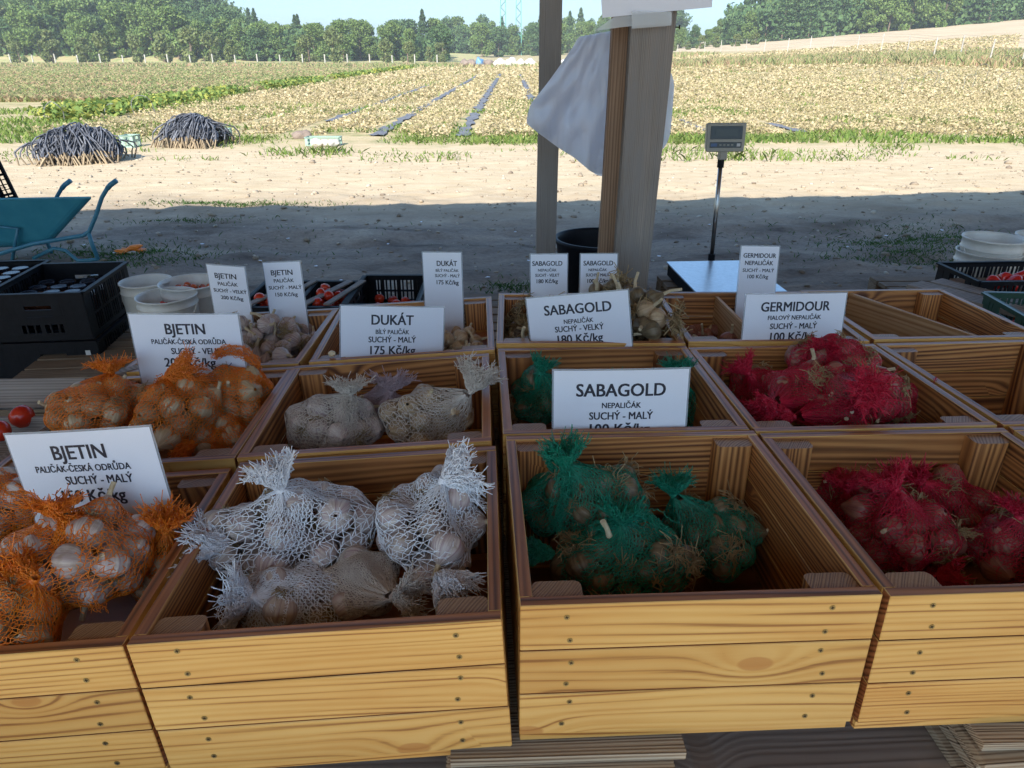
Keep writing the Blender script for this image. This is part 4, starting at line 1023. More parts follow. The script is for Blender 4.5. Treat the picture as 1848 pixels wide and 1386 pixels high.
    if band is not None:
        pts = [Vector(KL) + Vector(p) for p in band]
        kb = MB(); 
        for i in range(len(pts) - 1):
            pass
        # a loose folded strand of net draped over the bag
        A = []; B = []
        P2 = np.array([p[:] for p in pts]); tt = np.linspace(0, len(P2) - 1, 40)
        path = np.stack([np.interp(tt, np.arange(len(P2)), P2[:, i]) for i in range(3)], 1)
        for _ in range(26):
            o_ = g.normal(size=3) * .007; jig = path + o_ + g.normal(size=path.shape) * .0025
            jig[:, :] += np.sin(np.linspace(0, 3, 40))[:, None] * g.normal(size=3) * .004
            A.append(jig[:-1]); B.append(jig[1:])
        v_, f_ = tubes_np(np.concatenate(A), np.concatenate(B), thick, 3)
        q = link('loose_strand', mesh_np('loose_strand', v_, f_, M[net]), o); q['kind'] = 'stuff'
    return o
def rz(k): return CR[k][2]
def bag(k, px, py, dz, rad, yaw, kpx, kpy, kdz, tdir, tlen, tr, net, cm, label, group, **kw):
    """a bag in crate k: centre seen at px,py and dz below the rim plane, knot likewise"""
    return net_bag(at(px, py, rz(k) + dz), rad, yaw, at(kpx, kpy, rz(k) + kdz), tdir, tlen, tr, net, cm, label, group, **kw)
GO, GW, GG, GR = ('orange net bags of garlic', 'white net bags of garlic', 'green net bags of garlic', 'red net bags of garlic')
# orange, front
bag('L1F', 130, 1005, .02, (.122, .108, .08), .3, 100, 930, .10, (-.1, .5, 1), .035, .03, 'net_orange', 'g_white', 'large orange net bag in front of the lowest left price card', GO, n=28, seed=101, stems=.6,
    band=[(.0, 0, .0), (.03, -.01, -.01), (.055, -.03, -.045), (.07, -.06, -.075), (.10, -.10, -.12)])
bag('L1F', 12, 1105, -.0, (.10, .085, .075), -.2, 60, 1045, .06, (-1, .3, .3), .06, .03, 'net_orange', 'g_cream', 'orange net bag cut off at the bottom left, in front of the large one', GO, n=18, seed=102)
bag('L1F', 285, 1010, -.06, (.07, .075, .07), .1, 298, 955, .03, (.2, .1, 1), .045, .03, 'net_orange', 'g_cream', 'darker orange net bag squeezed against the right wall of its crate', GO, n=10, seed=103, dens=1)
bag('L1F', 20, 905, -.0, (.09, .08, .07), .1, 105, 885, .05, (1, .2, .45), .07, .022, 'net_orange', 'g_white', 'orange net bag at the left edge behind the large one', GO, n=14, seed=104)
# orange, second row
bag('L1M', 178, 742, .0, (.115, .10, .075), .35, 200, 672, .075, (-.1, .3, .9), .035, .034, 'net_orange', 'g_cream', 'orange net bag at the left of the second-row heap', GO, n=24, seed=111, stems=.4)
bag('L1M', 320, 745, -.005, (.105, .10, .085), 0, 300, 682, .085, (.8, .4, .35), .10, .035, 'net_orange', 'g_cream', 'orange net bag in the middle of the heap with its top folded right', GO, n=24, seed=112, stems=.5,
    band=[(0, 0, 0), (-.01, -.02, -.015), (-.02, -.045, -.05), (-.015, -.06, -.09)])
bag('L1M', 425, 712, -.0, (.09, .09, .07), .2, 462, 668, .06, (.1, -.4, -.6), .05, .025, 'net_orange', 'g_cream', 'orange net bag at the right of the heap whose top arches over a blue clip', GO, n=18, seed=113,
    band=[(-.105, .0, .045), (-.07, -.01, .065), (-.03, 0, .055), (-.002, 0, .03), (.0, 0, .0)])
bag('L1M', 405, 790, -.085, (.085, .07, .06), .2, 350, 800, -.06, (-.6, -.5, -.1), .06, .03, 'net_orange', 'g_cream', 'orange net bag lying lowest at the front of the second-row heap', GO, n=14, seed=114)
# blue clip on the arch
tag(MB().tube([(0, 0, 0), (.006, 0, -.012), (.002, -.002, -.026)], [.004, .006, .003], 6).build('bag_clip', M['clip'], None, loc=at(402, 628, rz('L1M') + .105)), 'small blue clip closing the arched orange net bag', 'clip')
tag(MB().tube([(0, 0, 0), (-.02, -.005, -.02), (-.025, -.01, -.045), (-.012, -.015, -.06)], .0014, 5).build('blue_twine', M['clip'], None, loc=at(418, 655, rz('L1M') + .085)), 'thin blue twine hanging over the arched orange net bag', 'twine')
# white, second row
bag('L2M', 606, 765, -.055, (.112, .09, .075), .1, 628, 712, .035, (.0, .3, 1), .04, .034, 'net_cream', 'g_white', 'round cream-netted bag at the left with its tuft upright', GW, n=24, seed=121, rows=24, cols=40,
    band=[(0, 0, 0), (.008, -.03, -.02), (.008, -.055, -.06), (.002, -.065, -.09)])
bag('L2M', 765, 760, -.06, (.115, .085, .075), .45, 850, 705, .03, (.35, .5, .75), .085, .042, 'net_cream', 'g_cream', 'wide-meshed cream bag stretched up to the right corner of its crate', GW, n=24, seed=122, rows=20, cols=34, thick=.0009)
bag('L2M', 690, 740, -.085, (.08, .07, .06), 0, 706, 705, .0, (.0, .6, 1), .045, .042, 'net_mauve', 'g_white', 'mauve-netted bag standing behind the two cream ones', GW, n=12, seed=123)
# white, front
bag('L2F', 535, 960, -.06, (.16, .095, .085), .25, 507, 882, .045, (-.35, .25, 1), .068, .034, 'net_white', 'g_white', 'large white net bag with an upright brush tuft and an open hem at its left', GW, n=30, seed=131, stems=.4, thick=.001, rows=22, cols=40,
    hem=(at(412, 980, rz('L2F') - .035), (-1, -.15, .22), .062, .058))
bag('L2F', 775, 950, -.045, (.095, .14, .09), -.1, 800, 868, .055, (.85, .5, .2), .075, .048, 'net_white', 'g_white', 'tall white net bag leaning on the right wall with a splayed tuft', GW, n=24, seed=132, stems=.5, thick=.001, rows=22, cols=38,
    hem=(at(790, 1035, rz('L2F') - .03), (.55, -.55, .0), .05, .04))
bag('L2F', 530, 1085, -.11, (.095, .07, .065), .1, 455, 1078, -.055, (-1, -.1, .15), .055, .045, 'net_white', 'g_white', 'white net bag lying at the front left, tuft pointing left', GW, n=14, seed=133, thick=.0009)
bag('L2F', 645, 1050, -.10, (.07, .075, .06), .4, 712, 1078, -.05, (.9, -.15, .3), .045, .03, 'net_cream', 'g_white', 'small cream net bag between the white ones at the front', GW, n=14, seed=134, cols=52, rows=30)
# green, front
bag('R1F', 1075, 905, -.08, (.092, .085, .085), .2, 1022, 838, .02, (-.15, .1, 1), .055, .032, 'net_green', 'g_brown', 'green net bag standing at the back with its tuft above the crate rim', GG, n=28, bs=.9, seed=141, stems=.2, thick=.0007, rows=24, cols=40,
    band=[(0, 0, 0), (.0, -.03, -.03), (-.012, -.05, -.075), (-.02, -.06, -.115)])
bag('R1F', 985, 905, -.13, (.055, .08, .08), .0, 1000, 850, -.03, (.2, .1, 1), .04, .02, 'net_green', 'g_brown', 'green net bag pressed into the left back corner', GG, n=12, seed=142)
bag('R1F', 1125, 1015, -.13, (.12, .08, .068), -.05, 1118, 940, -.04, (.1, .2, .7), .035, .03, 'net_green', 'g_brown', 'wide green net bag lying across the front with a bare stalk poking out', GG, n=32, bs=.9, seed=143, stems=.3, rows=24, cols=40,
    hem=(at(1000, 1000, rz('R1F') - .12), (-1, .1, .2), .05, .03), band=[(-.05, 0, -.02), (0, 0, 0), (.05, .01, .005), (.09, -.02, -.015)])
bag('R1F', 1285, 968, -.165, (.09, .095, .07), .2, 1215, 890, -.06, (-.1, .2, 1), .04, .03, 'net_green', 'g_brown', 'green net bag at the right, sunk deeper in the dark crate', GG, n=24, bs=.9, seed=144, rows=24, cols=38)
tag(MB().tube([(0, 0, 0), (-.006, 0, .018), (-.014, -.002, .034)], [.0055, .0045, .0055], 8).build('garlic_stub', M['stem'], None, loc=at(1100, 968, rz('R1F') - .02)), 'pale bare garlic stalk poking through the wide green net bag', 'garlic')
# green, second row
bag('R1M', 975, 715, -.10, (.075, .08, .08), .0, 975, 670, .0, (.3, .3, .8), .04, .025, 'net_green', 'g_brown', 'green net bag left of the large centre card', GG, n=14, seed=151)
bag('R1M', 1232, 740, -.16, (.07, .10, .075), .0, 1225, 672, .0, (-.1, .2, 1), .035, .03, 'net_green', 'g_brown', 'green net bag showing right of the large centre card', GG, n=14, seed=152)
bag('R1M', 1100, 740, -.17, (.11, .09, .075), .0, 1110, 700, -.07, (-.1, .2, 1), .035, .03, 'net_green', 'g_brown', 'green net bag behind the large centre card', GG, n=14, seed=153)
# red, second row
RD = dict(rows=25, cols=40, thick=.0008)
bag('R2M', 1375, 710, -.10, (.075, .10, .065), .3, 1350, 672, -.01, (-.5, .4, .6), .05, .03, 'net_red', 'g_red', 'red net bag at the left wall of the second-row crate', GR, n=16, seed=161, **RD)
bag('R2M', 1500, 655, .0, (.12, .09, .07), -.1, 1490, 622, .065, (-.3, -.6, -.2), .05, .04, 'net_red', 'g_red', 'red net bag crowning the back of the heap', GR, n=24, seed=162, **RD)
bag('R2M', 1445, 705, -.03, (.09, .085, .07), .2, 1395, 730, .0, (-1, -.5, -.1), .05, .03, 'net_red', 'g_red', 'red net bag in the middle left of the heap', GR, n=18, seed=163, **RD)
bag('R2M', 1545, 710, -.02, (.12, .09, .075), -.1, 1562, 702, .065, (.1, -.7, .4), .035, .045, 'net_red', 'g_red', 'red net bag in the middle with a round open tuft facing the front', GR, n=26, seed=164, **RD)
bag('R2M', 1520, 748, -.065, (.085, .065, .055), .1, 1430, 752, -.03, (-1, 0, -.1), .06, .035, 'net_red', 'g_brown', 'red net bag at the front of the heap showing rooty garlic', GR, n=14, seed=165, **RD)
bag('R2M', 1620, 735, -.095, (.075, .07, .06), .1, 1668, 716, -.05, (1, .1, .3), .04, .028, 'net_red', 'g_red', 'red net bag at the right of the heap with its tail toward the corner', GR, n=14, seed=166, **RD)
# red, front
bag('R2F', 1630, 955, -.11, (.10, .085, .075), -.1, 1615, 880, -.015, (-.35, .3, .5), .045, .035, 'net_red', 'g_red', 'large red net bag in the middle of the front right crate', GR, n=26, seed=171, rows=22, cols=38,
    band=[(0, 0, 0), (-.004, -.03, -.03), (-.008, -.06, -.08), (-.004, -.085, -.12)])
bag('R2F', 1705, 905, -.14, (.09, .075, .065), .2, 1660, 868, -.06, (-.4, .1, .6), .03, .02, 'net_red', 'g_red', 'red net bag behind, toward the back right post', GR, n=20, seed=172, rows=22, cols=36)
bag('R2F', 1838, 990, -.11, (.08, .075, .07), .0, 1840, 930, -.03, (.1, .3, .8), .03, .03, 'net_red', 'g_red', 'red net bag cut off at the right edge of the picture', GR, n=18, seed=173, rows=22, cols=36)
bag('R2F', 1535, 905, -.15, (.06, .075, .07), .0, 1530, 880, -.08, (-.1, .3, .8), .03, .03, 'net_red', 'g_red', 'red net bag in the shade against the left wall', GR, n=10, seed=174, rows=22, cols=36)
bag('R2F', 1640, 1035, -.2, (.11, .07, .05), .0, 1690, 1045, -.14, (1, -.1, .1), .05, .03, 'net_red', 'g_red', 'red net bag lowest at the front, almost hidden', GR, n=14, seed=175, rows=22, cols=36)

# ---------------------------------------------------------------- price cards
def text_mesh(s, wd, cap, bold=.02):
    c = bpy.data.curves.new('t', 'FONT'); c.body = s; c.size = 1; c.resolution_u = 3; c.align_x = 'CENTER'
    t = bpy.data.objects.new('t', c); COL.objects.link(t)
    me = bpy.data.meshes.new_from_object(t.evaluated_get(bpy.context.evaluated_depsgraph_get()))
    bpy.data.objects.remove(t)
    v = np.zeros(len(me.vertices) * 3, np.float32); me.vertices.foreach_get('co', v); v = v.reshape(-1, 3)
    x0, x1 = v[:, 0].min(), v[:, 0].max(); sx_ = wd / (x1 - x0); sz = cap / .73
    nv = np.stack([(v[:, 0] - (x0 + x1) / 2) * sx_, np.full(len(v), -.0009), v[:, 1] * sz], 1)
    polys = [tuple(p.vertices) for p in me.polygons]; vs = []; fs = []; b = cap * .032
    for i, (ox, oz) in enumerate(((0, 0), (b, b * .5), (-b, -b * .5), (b, -b * .5), (-b, b * .5))):
        q = nv + (ox, -i * .00005, oz); fs += [tuple(k + len(nv) * i for k in p) for p in polys]; vs.append(q)
    vs = np.concatenate(vs); me = bpy.data.meshes.new('lettering'); me.from_pydata(vs.tolist(), [], fs); me.materials.append(M['ink'])
    return me
def card(p, yaw, lean, roll, hv, wd, H, lines, label, group, curl=None):
    curl = (.006 if wd > .2 else .002) * rnd.uniform(.3, 1.2) if curl is None else curl
    """p: bottom middle of the visible part, hv its height, H the full height of the card"""
    T = Matrix.Translation(p) @ rot3(yaw, lean, roll)
    o = empty('price_card', M=T @ Matrix.Translation((0, 0, hv - H))); tag(o, label, 'price card', group)
    def sheet(w_, z0, z1, y, n=14):
        b = MB(); vs = []
        for i in range(n + 1):
            x = -w_ / 2 + w_ * i / n; c = -curl * (1 - (2 * x / wd) ** 2)
            for z in (z0, z1): vs.append((x, y + c * 1.0, z))
        return b.add(vs, [(i * 2, i * 2 + 2, i * 2 + 3, i * 2 + 1) for i in range(n)])
    b = sheet(wd + .008, -.004, H + .004, .0006); b2 = MB().add(b.v, b.f)
    me = b2.mesh('laminate', M['laminate']); q = link('laminate', me, o)
    sm = q.modifiers.new('thick', 'SOLIDIFY'); sm.thickness = .0004
    b = sheet(wd, 0, H, -.0004); link('paper', b.mesh('paper', M['paper']), o)
    for s, dy, w_, cap, dx in lines:
        me = text_mesh(s, w_, cap)
        if curl:
            v = np.zeros(len(me.vertices) * 3, np.float32); me.vertices.foreach_get('co', v); v = v.reshape(-1, 3)
            v[:, 1] -= curl * (1 - (2 * (v[:, 0] + dx) / wd) ** 2); me.vertices.foreach_set('co', v.ravel())
        link('lettering', me, o, (dx, 0, H - dy - cap / 2))
    return o
LG, NG = 'wide price cards between the crates', 'narrow price cards in the back row'
card((-.804, 1.169, .796), -.131, -.094, -.123, .163, .306, .215, [('BJETIN', .04, .112, .03, -.005), ('PALIČÁK-ČESKÁ ODRŮDA', .074, .203, .014, -.008), ('SUCHÝ - MALÝ', .099, .142, .018, .02), ('150 Kč/kg', .132, .135, .026, -.002)], 'wide white card reading BJETIN SUCHÝ - MALÝ in the front left crate', LG)
card((-.87, 1.786, .834), -.045, -.069, -.015, .144, .296, .215, [('BJETIN', .038, .107, .03, .002), ('PALIČÁK-ČESKÁ ODRŮDA', .074, .203, .014, .005), ('SUCHÝ - VELKÝ', .1, .145, .018, .027), ('200 Kč/kg', .132, .14, .026, .0)], 'wide white card reading BJETIN SUCHÝ - VELKÝ behind the orange bags', LG)
card((-.363, 2.012, .768), .306, -.217, .116, .150, .308, .21, [('DUKÁT', .038, .125, .031, -.002), ('BÍLÝ PALIČÁK', .075, .1, .0135, -.002), ('SUCHÝ - MALÝ', .098, .142, .018, -.002), ('175 Kč/kg', .13, .135, .026, .0)], 'wide white card reading DUKÁT, tilted toward the right', LG)
card((.207, 2.008, .812), -.22, -.147, -.151, .148, .303, .21, [('SABAGOLD', .04, .2, .031, .0), ('NEPALIČÁK', .078, .088, .0135, .0), ('SUCHÝ - VELKÝ', .1, .146, .018, .0), ('180 Kč/kg', .131, .136, .026, .0)], 'wide white card reading SABAGOLD SUCHÝ - VELKÝ, tilted up to the right', LG)
card((.246, 1.446, .819), .012, -.109, -.01, .145, .302, .21, [('SABAGOLD', .045, .2, .031, .0), ('NEPALIČÁK', .082, .088, .0135, .002), ('SUCHÝ - MALÝ', .107, .144, .0185, .002), ('100 Kč/kg', .139, .136, .026, .0)], 'largest white card reading SABAGOLD SUCHÝ - MALÝ in the centre', LG)
card((.846, 2.022, .812), .069, -.113, .003, .146, .306, .21, [('GERMIDOUR', .036, .21, .0295, .0), ('FIALOVÝ NEPALIČÁK', .07, .163, .0135, .0), ('SUCHÝ - MALÝ', .096, .144, .018, .0), ('100 Kč/kg', .128, .136, .026, .0)], 'wide white card reading GERMIDOUR behind the red bags', LG)
NW = .03
def narrow(p, yaw, lean, roll, hv, wd, ls, label):
    card(p, yaw, lean, roll, hv, wd, .29, ls, label, NG)
narrow((-.961, 2.339, .795), -.266, -.017, -.007, .164, .146, [('BJETIN', .034, .083, .0185, -.004), ('PALIČÁK', .062, .077, .0125, .0), ('SUCHÝ - VELKÝ', .086, .128, .0125, .004), ('200 Kč/kg', .11, .086, .0135, .008)], 'narrow white card reading BJETIN SUCHÝ - VELKÝ, leftmost of the back row')
narrow((-.784, 2.379, .774), -.245, -.147, -.095, .182, .142, [('BJETIN', .034, .083, .0185, -.002), ('PALIČÁK', .062, .077, .0125, .002), ('SUCHÝ - MALÝ', .086, .127, .0125, .003), ('150 Kč/kg', .11, .086, .0135, .005)], 'narrow white card reading BJETIN SUCHÝ - MALÝ above the striped garlic')
narrow((-.241, 2.415, .77), -.232, -.135, -.047, .21, .14, [('DUKÁT', .036, .073, .0185, .018), ('BÍLÝ PALIČÁK', .061, .083, .0095, .018), ('SUCHÝ - MALÝ', .079, .09, .011, .018), ('175 Kč/kg', .102, .08, .0155, .018)], 'narrow white card reading DUKÁT in the back row')
narrow((.133, 2.47, .79), .048, -.2, .002, .17, .13, [('SABAGOLD', .031, .107, .017, -.006), ('NEPALIČÁK', .055, .066, .0095, -.006), ('SUCHÝ - VELKÝ', .073, .086, .011, -.006), ('180 Kč/kg', .094, .076, .0145, -.006)], 'narrow white card reading SABAGOLD SUCHÝ - VELKÝ left of the big post')
narrow((.31, 2.475, .79), .107, -.18, .021, .17, .132, [('SABAGOLD', .031, .107, .017, -.002), ('NEPALIČÁK', .055, .066, .0095, -.004), ('SUCHÝ - MALÝ', .073, .084, .011, -.004), ('100 Kč/kg', .094, .076, .0145, -.002)], 'narrow white card reading SABAGOLD SUCHÝ - MALÝ in front of the big post')
narrow((.875, 2.46, .79), .139, -.196, .049, .20, .142, [('GERMIDOUR', .031, .122, .0165, .0), ('NEPALIČÁK', .057, .106, .0155, .0), ('SUCHÝ - MALÝ', .083, .118, .0125, .0), ('100 Kč/kg', .105, .078, .0135, .0)], 'narrow white card reading GERMIDOUR in front of the scale')

# ---------------------------------------------------------------- posts, bags and sheets hanging on them
def post(name, x, y, w_, d_, h, lean, m, label, wt=None, yaw=0.0):
    b = MB(); wt = wt or w_; vs = []
    n = 8
    for i in range(n + 1):
        t = i / n; z = h * t; ww = w_ + (wt - w_) * t
        for sx_, sy_ in ((-1, -1), (1, -1), (1, 1), (-1, 1)): vs.append((z + 0, sx_ * ww / 2 + lean * z + .0015 * math.sin(i * 2.1), -sy_ * d_ / 2))
    fs = [(i * 4 + j, i * 4 + (j + 1) % 4, (i + 1) * 4 + (j + 1) % 4, (i + 1) * 4 + j) for i in range(n) for j in range(4)] + [(3, 2, 1, 0), (n * 4, n * 4 + 1, n * 4 + 2, n * 4 + 3)]
    b.add(vs, fs); o = b.build(name, m, None, bevel=.0)
    # local x = up, y = across, z = toward the viewer
    o.matrix_world = Matrix(((0, 1, 0, x), (0, 0, -1, y), (1, 0, 0, 0), (0, 0, 0, 1))) @ Matrix.Rotation(yaw, 4, 'X')
    return tag(o, label, 'post')
post('thin_post', .172, 3.62, .098, .098, 3.0, .0012, M['weather'], 'thinner weathered grey timber post behind the big one')
post('thick_post', .455, 2.79, .122, .15, 3.0, .018, M['weather'], 'thick weathered grey timber post right of the hanging bags', .168, .06)
post('batten', .372, 2.84, .060, .05, 3.0, .006, M['batten'], 'narrow brown timber batten fixed beside the thick post', .054)
# nail in the post
tag(MB().tube([(0, 0, 0), (.035, 0, .002), (.035, 0, .002), (.038, 0, .002)], [.0022, .0022, .007, .007], 8).build('nail', simple('nail_rust', (.05, .035, .03), .6, metal=.5), None, loc=atd(1207, 50, 2.74)), 'dark rusty nail sticking out of the thick post', 'nail')
# hanging bundle of thin plastic bags: outline traced, folded in depth
def hanging(outline, depth, y, name, label, layers, seed, off=(0, 0)):
    o = empty(name, atd(outline[0][0], outline[0][1], y)); tag(o, label, 'plastic bags'); base = Vector(o.location)
    g = random.Random(seed)
    top, right, left = None, None, None
    for L in range(layers):
        # rows between the left and right edge of the bundle
        rows_ = outline[2]
        b = MB(); vs = []; nn = 26; mm = len(rows_)
        for j, (yy, xl, xr) in enumerate(rows_):
            for i in range(nn + 1):
                t = i / nn; px = xl + (xr - xl) * t + L * off[0] * (j / mm); py = yy(t) if callable(yy) else yy
                py += L * off[1] * (j / mm)
                p = atd(px, py, y) - base
                fold = math.sin(t * 9 + L * 2 + seed + j * .12) * .5 + math.sin(t * 23 + L + j * .5) * .3 + math.sin(j * 1.3 + t * 7) * .25 + math.sin(t * 41 - j * 1.1 + L) * .12
                p.y += L * .022 + fold * depth * (.35 + .65 * j / mm)
                vs.append(p)
        fs = [(j * (nn + 1) + i, j * (nn + 1) + i + 1, (j + 1) * (nn + 1) + i + 1, (j + 1) * (nn + 1) + i) for j in range(mm - 1) for i in range(nn)]
        b.add(vs, fs); q = b.build('bag_sheet', M['film'], o, smooth=True); q.modifiers.new('sub', 'SUBSURF').render_levels = 1
    return o
Lx = lambda ys: np.interp(ys, [55, 90, 130, 170, 213, 222, 232, 240], [1040, 1022, 1000, 975, 950, 953, 962, 970])
rows_ = []
for j in range(15):
    t = j / 14
    def yy(u, t=t):
        top = 66 - 12 * u; bot = np.interp(u, [0, .18, .35, .6, .82, 1], [222, 243, 262, 285, 312, 314])
        return top + (bot - top) * t
    rows_.append((yy, float(np.interp(t, [0, .25, .5, .8, 1], [1046, 1020, 992, 955, 949])), float(np.interp(t, [0, 1], [1112, 1096]))))
hanging([(1080, 55), (0, 0), rows_], .018, 2.93, 'hanging_bags', 'bundle of thin white plastic bags hanging left of the thick post', 3, 3, (5, 4))
rows2 = []
for j in range(8):
    t = j / 7
    rows2.append(((lambda u, t=t: (100 + 25 * u) + ((268 + 0 * u) - (100 + 25 * u)) * t), 1150, float(np.interp(t, [0, .1, .9, 1], [1208, 1218, 1209, 1198]))))
hanging([(1190, 110), (0, 0), rows2], .008, 2.95, 'hanging_bags', 'thin white plastic bags showing right of the thick post', 1, 8)
# white sheets in plastic pockets nailed to the top of the thick post
def quad(name, pts, y, m, th=.0012):
    P = [atd(px, py, y) for px, py in pts]; b = MB(); q = [p + Vector((0, th, 0)) for p in P]
    b.add(P + q, [(0, 1, 2, 3), (7, 6, 5, 4), (0, 4, 5, 1), (1, 5, 6, 2), (2, 6, 7, 3), (3, 7, 4, 0)]); return b, m
o = empty('notice_sheet', atd(1180, 0, 2.66)); tag(o, 'white notice sheet in a torn plastic pocket on top of the thick post', 'notice'); ob = Vector(o.location)
for nm, pts, y, m in (('paper', [(1087, 32), (1285, 13), (1290, -90), (1080, -80)], 2.668, M['paper']), ('pocket', [(1072, 56), (1130, 48), (1212, 42), (1208, -40)], 2.674, M['pocket']), ('pocket', [(1140, 52), (1212, 46), (1213, 22), (1140, 20)], 2.655, M['pocket'])):
    P = [atd(px, py, y) for px, py in pts]; q = [p + Vector((0, .0015, 0)) for p in P]
    MB().add([p - ob for p in P + q], [(0, 1, 2, 3), (7, 6, 5, 4), (0, 4, 5, 1), (1, 5, 6, 2), (2, 6, 7, 3), (3, 7, 4, 0)]).build(nm, m, o)

# ---------------------------------------------------------------- platform scale
SC_Y = 3.95
pz = .53
c = at(1305, 497, pz)
so_ = empty('platform_scale', (c.x, c.y, pz - .09), (0, 0, .06)); tag(so_, 'platform scale with steel plate and grey display head on a pole', 'scale')
MB().box((0, 0, 0), (.46, .60, .012)).build('weighing_plate', M['steel_plate'], so_, loc=(0, 0, .084), bevel=.003)
b = MB(); b.box((-.21, 0, .045), (.03, .56, .06)); b.box((.21, 0, .045), (.03, .56, .06)); b.box((0, -.26, .045), (.40, .03, .06)); b.box((0, .26, .045), (.40, .03, .06))
b.build('base_frame', M['black_plastic'], so_, bevel=.002)
for sx_ in (-1, 1):
    for sy_ in (-1, 1): MB().lathe([(.0, 0), (.02, 0), (.02, .012), (.0, .014)], 12, (sx_ * .19, sy_ * .24, 0)).build('foot', M['black_plastic'], so_)
W2L = Matrix.Rotation(-.06, 4, 'Z')
def loc_s(v): return W2L @ (v - Vector(so_.location))
pb = at(1284, 466, pz - .02); ph_ = atd(1301, 292, pb.y)
pbL, phL = loc_s(pb), loc_s(ph_)
MB().tube([pbL, phL], .0125, 14).build('pole', M['steel'], so_, smooth=True)
MB().tube([pbL - Vector((0, 0, .03)), pbL + (phL - pbL) * .05], .02, 14).build('pole_socket', M['black_plastic'], so_)
MB().tube([phL - Vector((0, 0, .03)), phL + Vector((0, 0, .012))], .019, 14).build('collar', M['black_plastic'], so_)
M['head_grey'] = simple('display_grey', (.34, .33, .29), .45); M['head_dark'] = simple('display_dark', (.02, .022, .026), .15); M['lcd'] = simple('display_glass', (.035, .035, .03), .08); M['pad_blue'] = simple('keypad_blue', (.03, .08, .22), .3)
hc = phL + Vector((.004, 0, .035))
MB().box((0, 0, 0), (.045, .04, .05)).build('neck', M['head_grey'], so_, loc=hc, bevel=.006)
hb = hc + Vector((.004, .0, .09))
hd = MB(); hd.add([(-.108, -.02, -.072), (.108, -.02, -.072), (.112, -.012, .082), (-.112, -.012, .082), (-.095, .055, -.055), (.095, .055, -.055), (.1, .05, .075), (-.1, .05, .075)],
   [(0, 1, 2, 3), (7, 6, 5, 4), (0, 4, 5, 1), (1, 5, 6, 2), (2, 6, 7, 3), (3, 7, 4, 0)])
h_o = hd.build('display_head', M['head_grey'], so_, loc=hb, rot=(-.05, 0, 0), bevel=.006)
TI = (math.atan(-.008 / .154), 0, 0)
MB().box((0, 0, 0), (.178, .003, .068)).build('screen', M['head_dark'], h_o, loc=(0, -.0165, .030), rot=TI, bevel=.001)
MB().box((0, 0, 0), (.125, .002, .036)).build('screen_glass', M['lcd'], h_o, loc=(0, -.0192, .030), rot=TI)
MB().box((0, 0, 0), (.178, .003, .030)).build('keypad', M['head_dark'], h_o, loc=(0, -.0195, -.034), rot=TI, bevel=.001)
for i, (x_, w_, mm) in enumerate(((-.066, .034, 'pad_blue'), (-.03, .012, 'head_grey'), (-.008, .012, 'head_grey'), (.014, .012, 'head_grey'), (.036, .012, 'head_grey'), (.072, .02, 'sticker'))):
    MB().box((0, 0, 0), (w_, .002, .016 if w_ > .015 else .006)).build('key', M[mm], h_o, loc=(x_, -.0217, -.034), rot=TI)
for i in range(3): pallet(c.x - .02, c.y + .02, i * .1475, .06, '%s pallet of the stack under the platform scale' % ('lowest', 'middle', 'topmost')[i], nx=5, L=.5, Wd=.62)

# ---------------------------------------------------------------- tub and buckets
tb = at(1083, 428, .60)
o = empty('black_tub', (tb.x, tb.y, 0)); tag(o, 'large round black rubber tub standing behind the thick post', 'tub')
MB().lathe([(.0, .02), (.20, .02), (.215, .03), (.262, .56), (.275, .575), (.282, .59), (.276, .60), (.262, .60), (.255, .585), (.25, .56), (.205, .05), (0, .045)], 48).build('shell', M['black_plastic'], o, smooth=True)
MB().lathe([(.0, .40), (.236, .40)], 32).build('water', simple('tub_water', (.01, .012, .015), .03), o)
def bucket(name, c, r, h, label, parent_z=0, handle=True, group=None, fill=None):
    o = empty(name, (c.x, c.y, c.z - h)); tag(o, label, 'bucket', group)
    MB().lathe([(0, .004), (r * .89, .004), (r * .905, .012), (r * .95, h * .8), (r * .955, h * .805), (r * .985, h * .81), (r * .99, h * .83), (r * .955, h * .84), (r * .965, h * .97), (r * 1.0, h * .975), (r * 1.0, h), (r * .955, h), (r * .93, h * .95), (r * .87, .02), (0, .016)], 44).build('body', M['white_plastic'], o, smooth=False)
    o.children[0].data.polygons.foreach_set('use_smooth', [True] * len(o.children[0].data.polygons))
    if handle:
        MB().tube([(r * 1.01 * math.cos(a), -r * 1.01 * abs(math.sin(a)) * .75 , h * .85 - r * .9 * math.sin(a)) for a in np.linspace(0, math.pi, 14)], .0035, 6).build('handle', M['white_plastic'], o)
    return o
ck = dict(group='white plastic buckets on the left')
b1 = at(262, 506, .57); bucket('white_bucket', b1, .125, .28, 'empty white bucket beside the stacked black crates', **ck)
b2 = at(300, 532, .57); bucket('white_bucket', b2, .138, .24, 'white bucket with a few dark red tomatoes, nearest of the three', **ck)
b3 = at(343, 508, .58); bucket('white_bucket', b3, .15, .28, 'white bucket filled with small orange tomatoes', **ck)
def tomato_mesh(seed):
    g = random.Random(seed); b = MB().lathe([(.001, -.0222), (.012, -.021), (.0215, -.013), (.026, .0), (.0235, .012), (.0135, .0195), (.005, .0185), (.001, .0165)], 18)
    me = b.mesh('tomato', M['tomato'], smooth=True)
    cb = MB()
    for k in range(5):
        a = k * 1.257; cb.add([(0, 0, .018), (math.cos(a - .25) * .006, math.sin(a - .25) * .006, .0195), (math.cos(a) * .015, math.sin(a) * .015, .0195), (math.cos(a + .25) * .006, math.sin(a + .25) * .006, .0195)], [(0, 1, 2, 3)])
    return me, cb.mesh('calyx', M['calyx'])
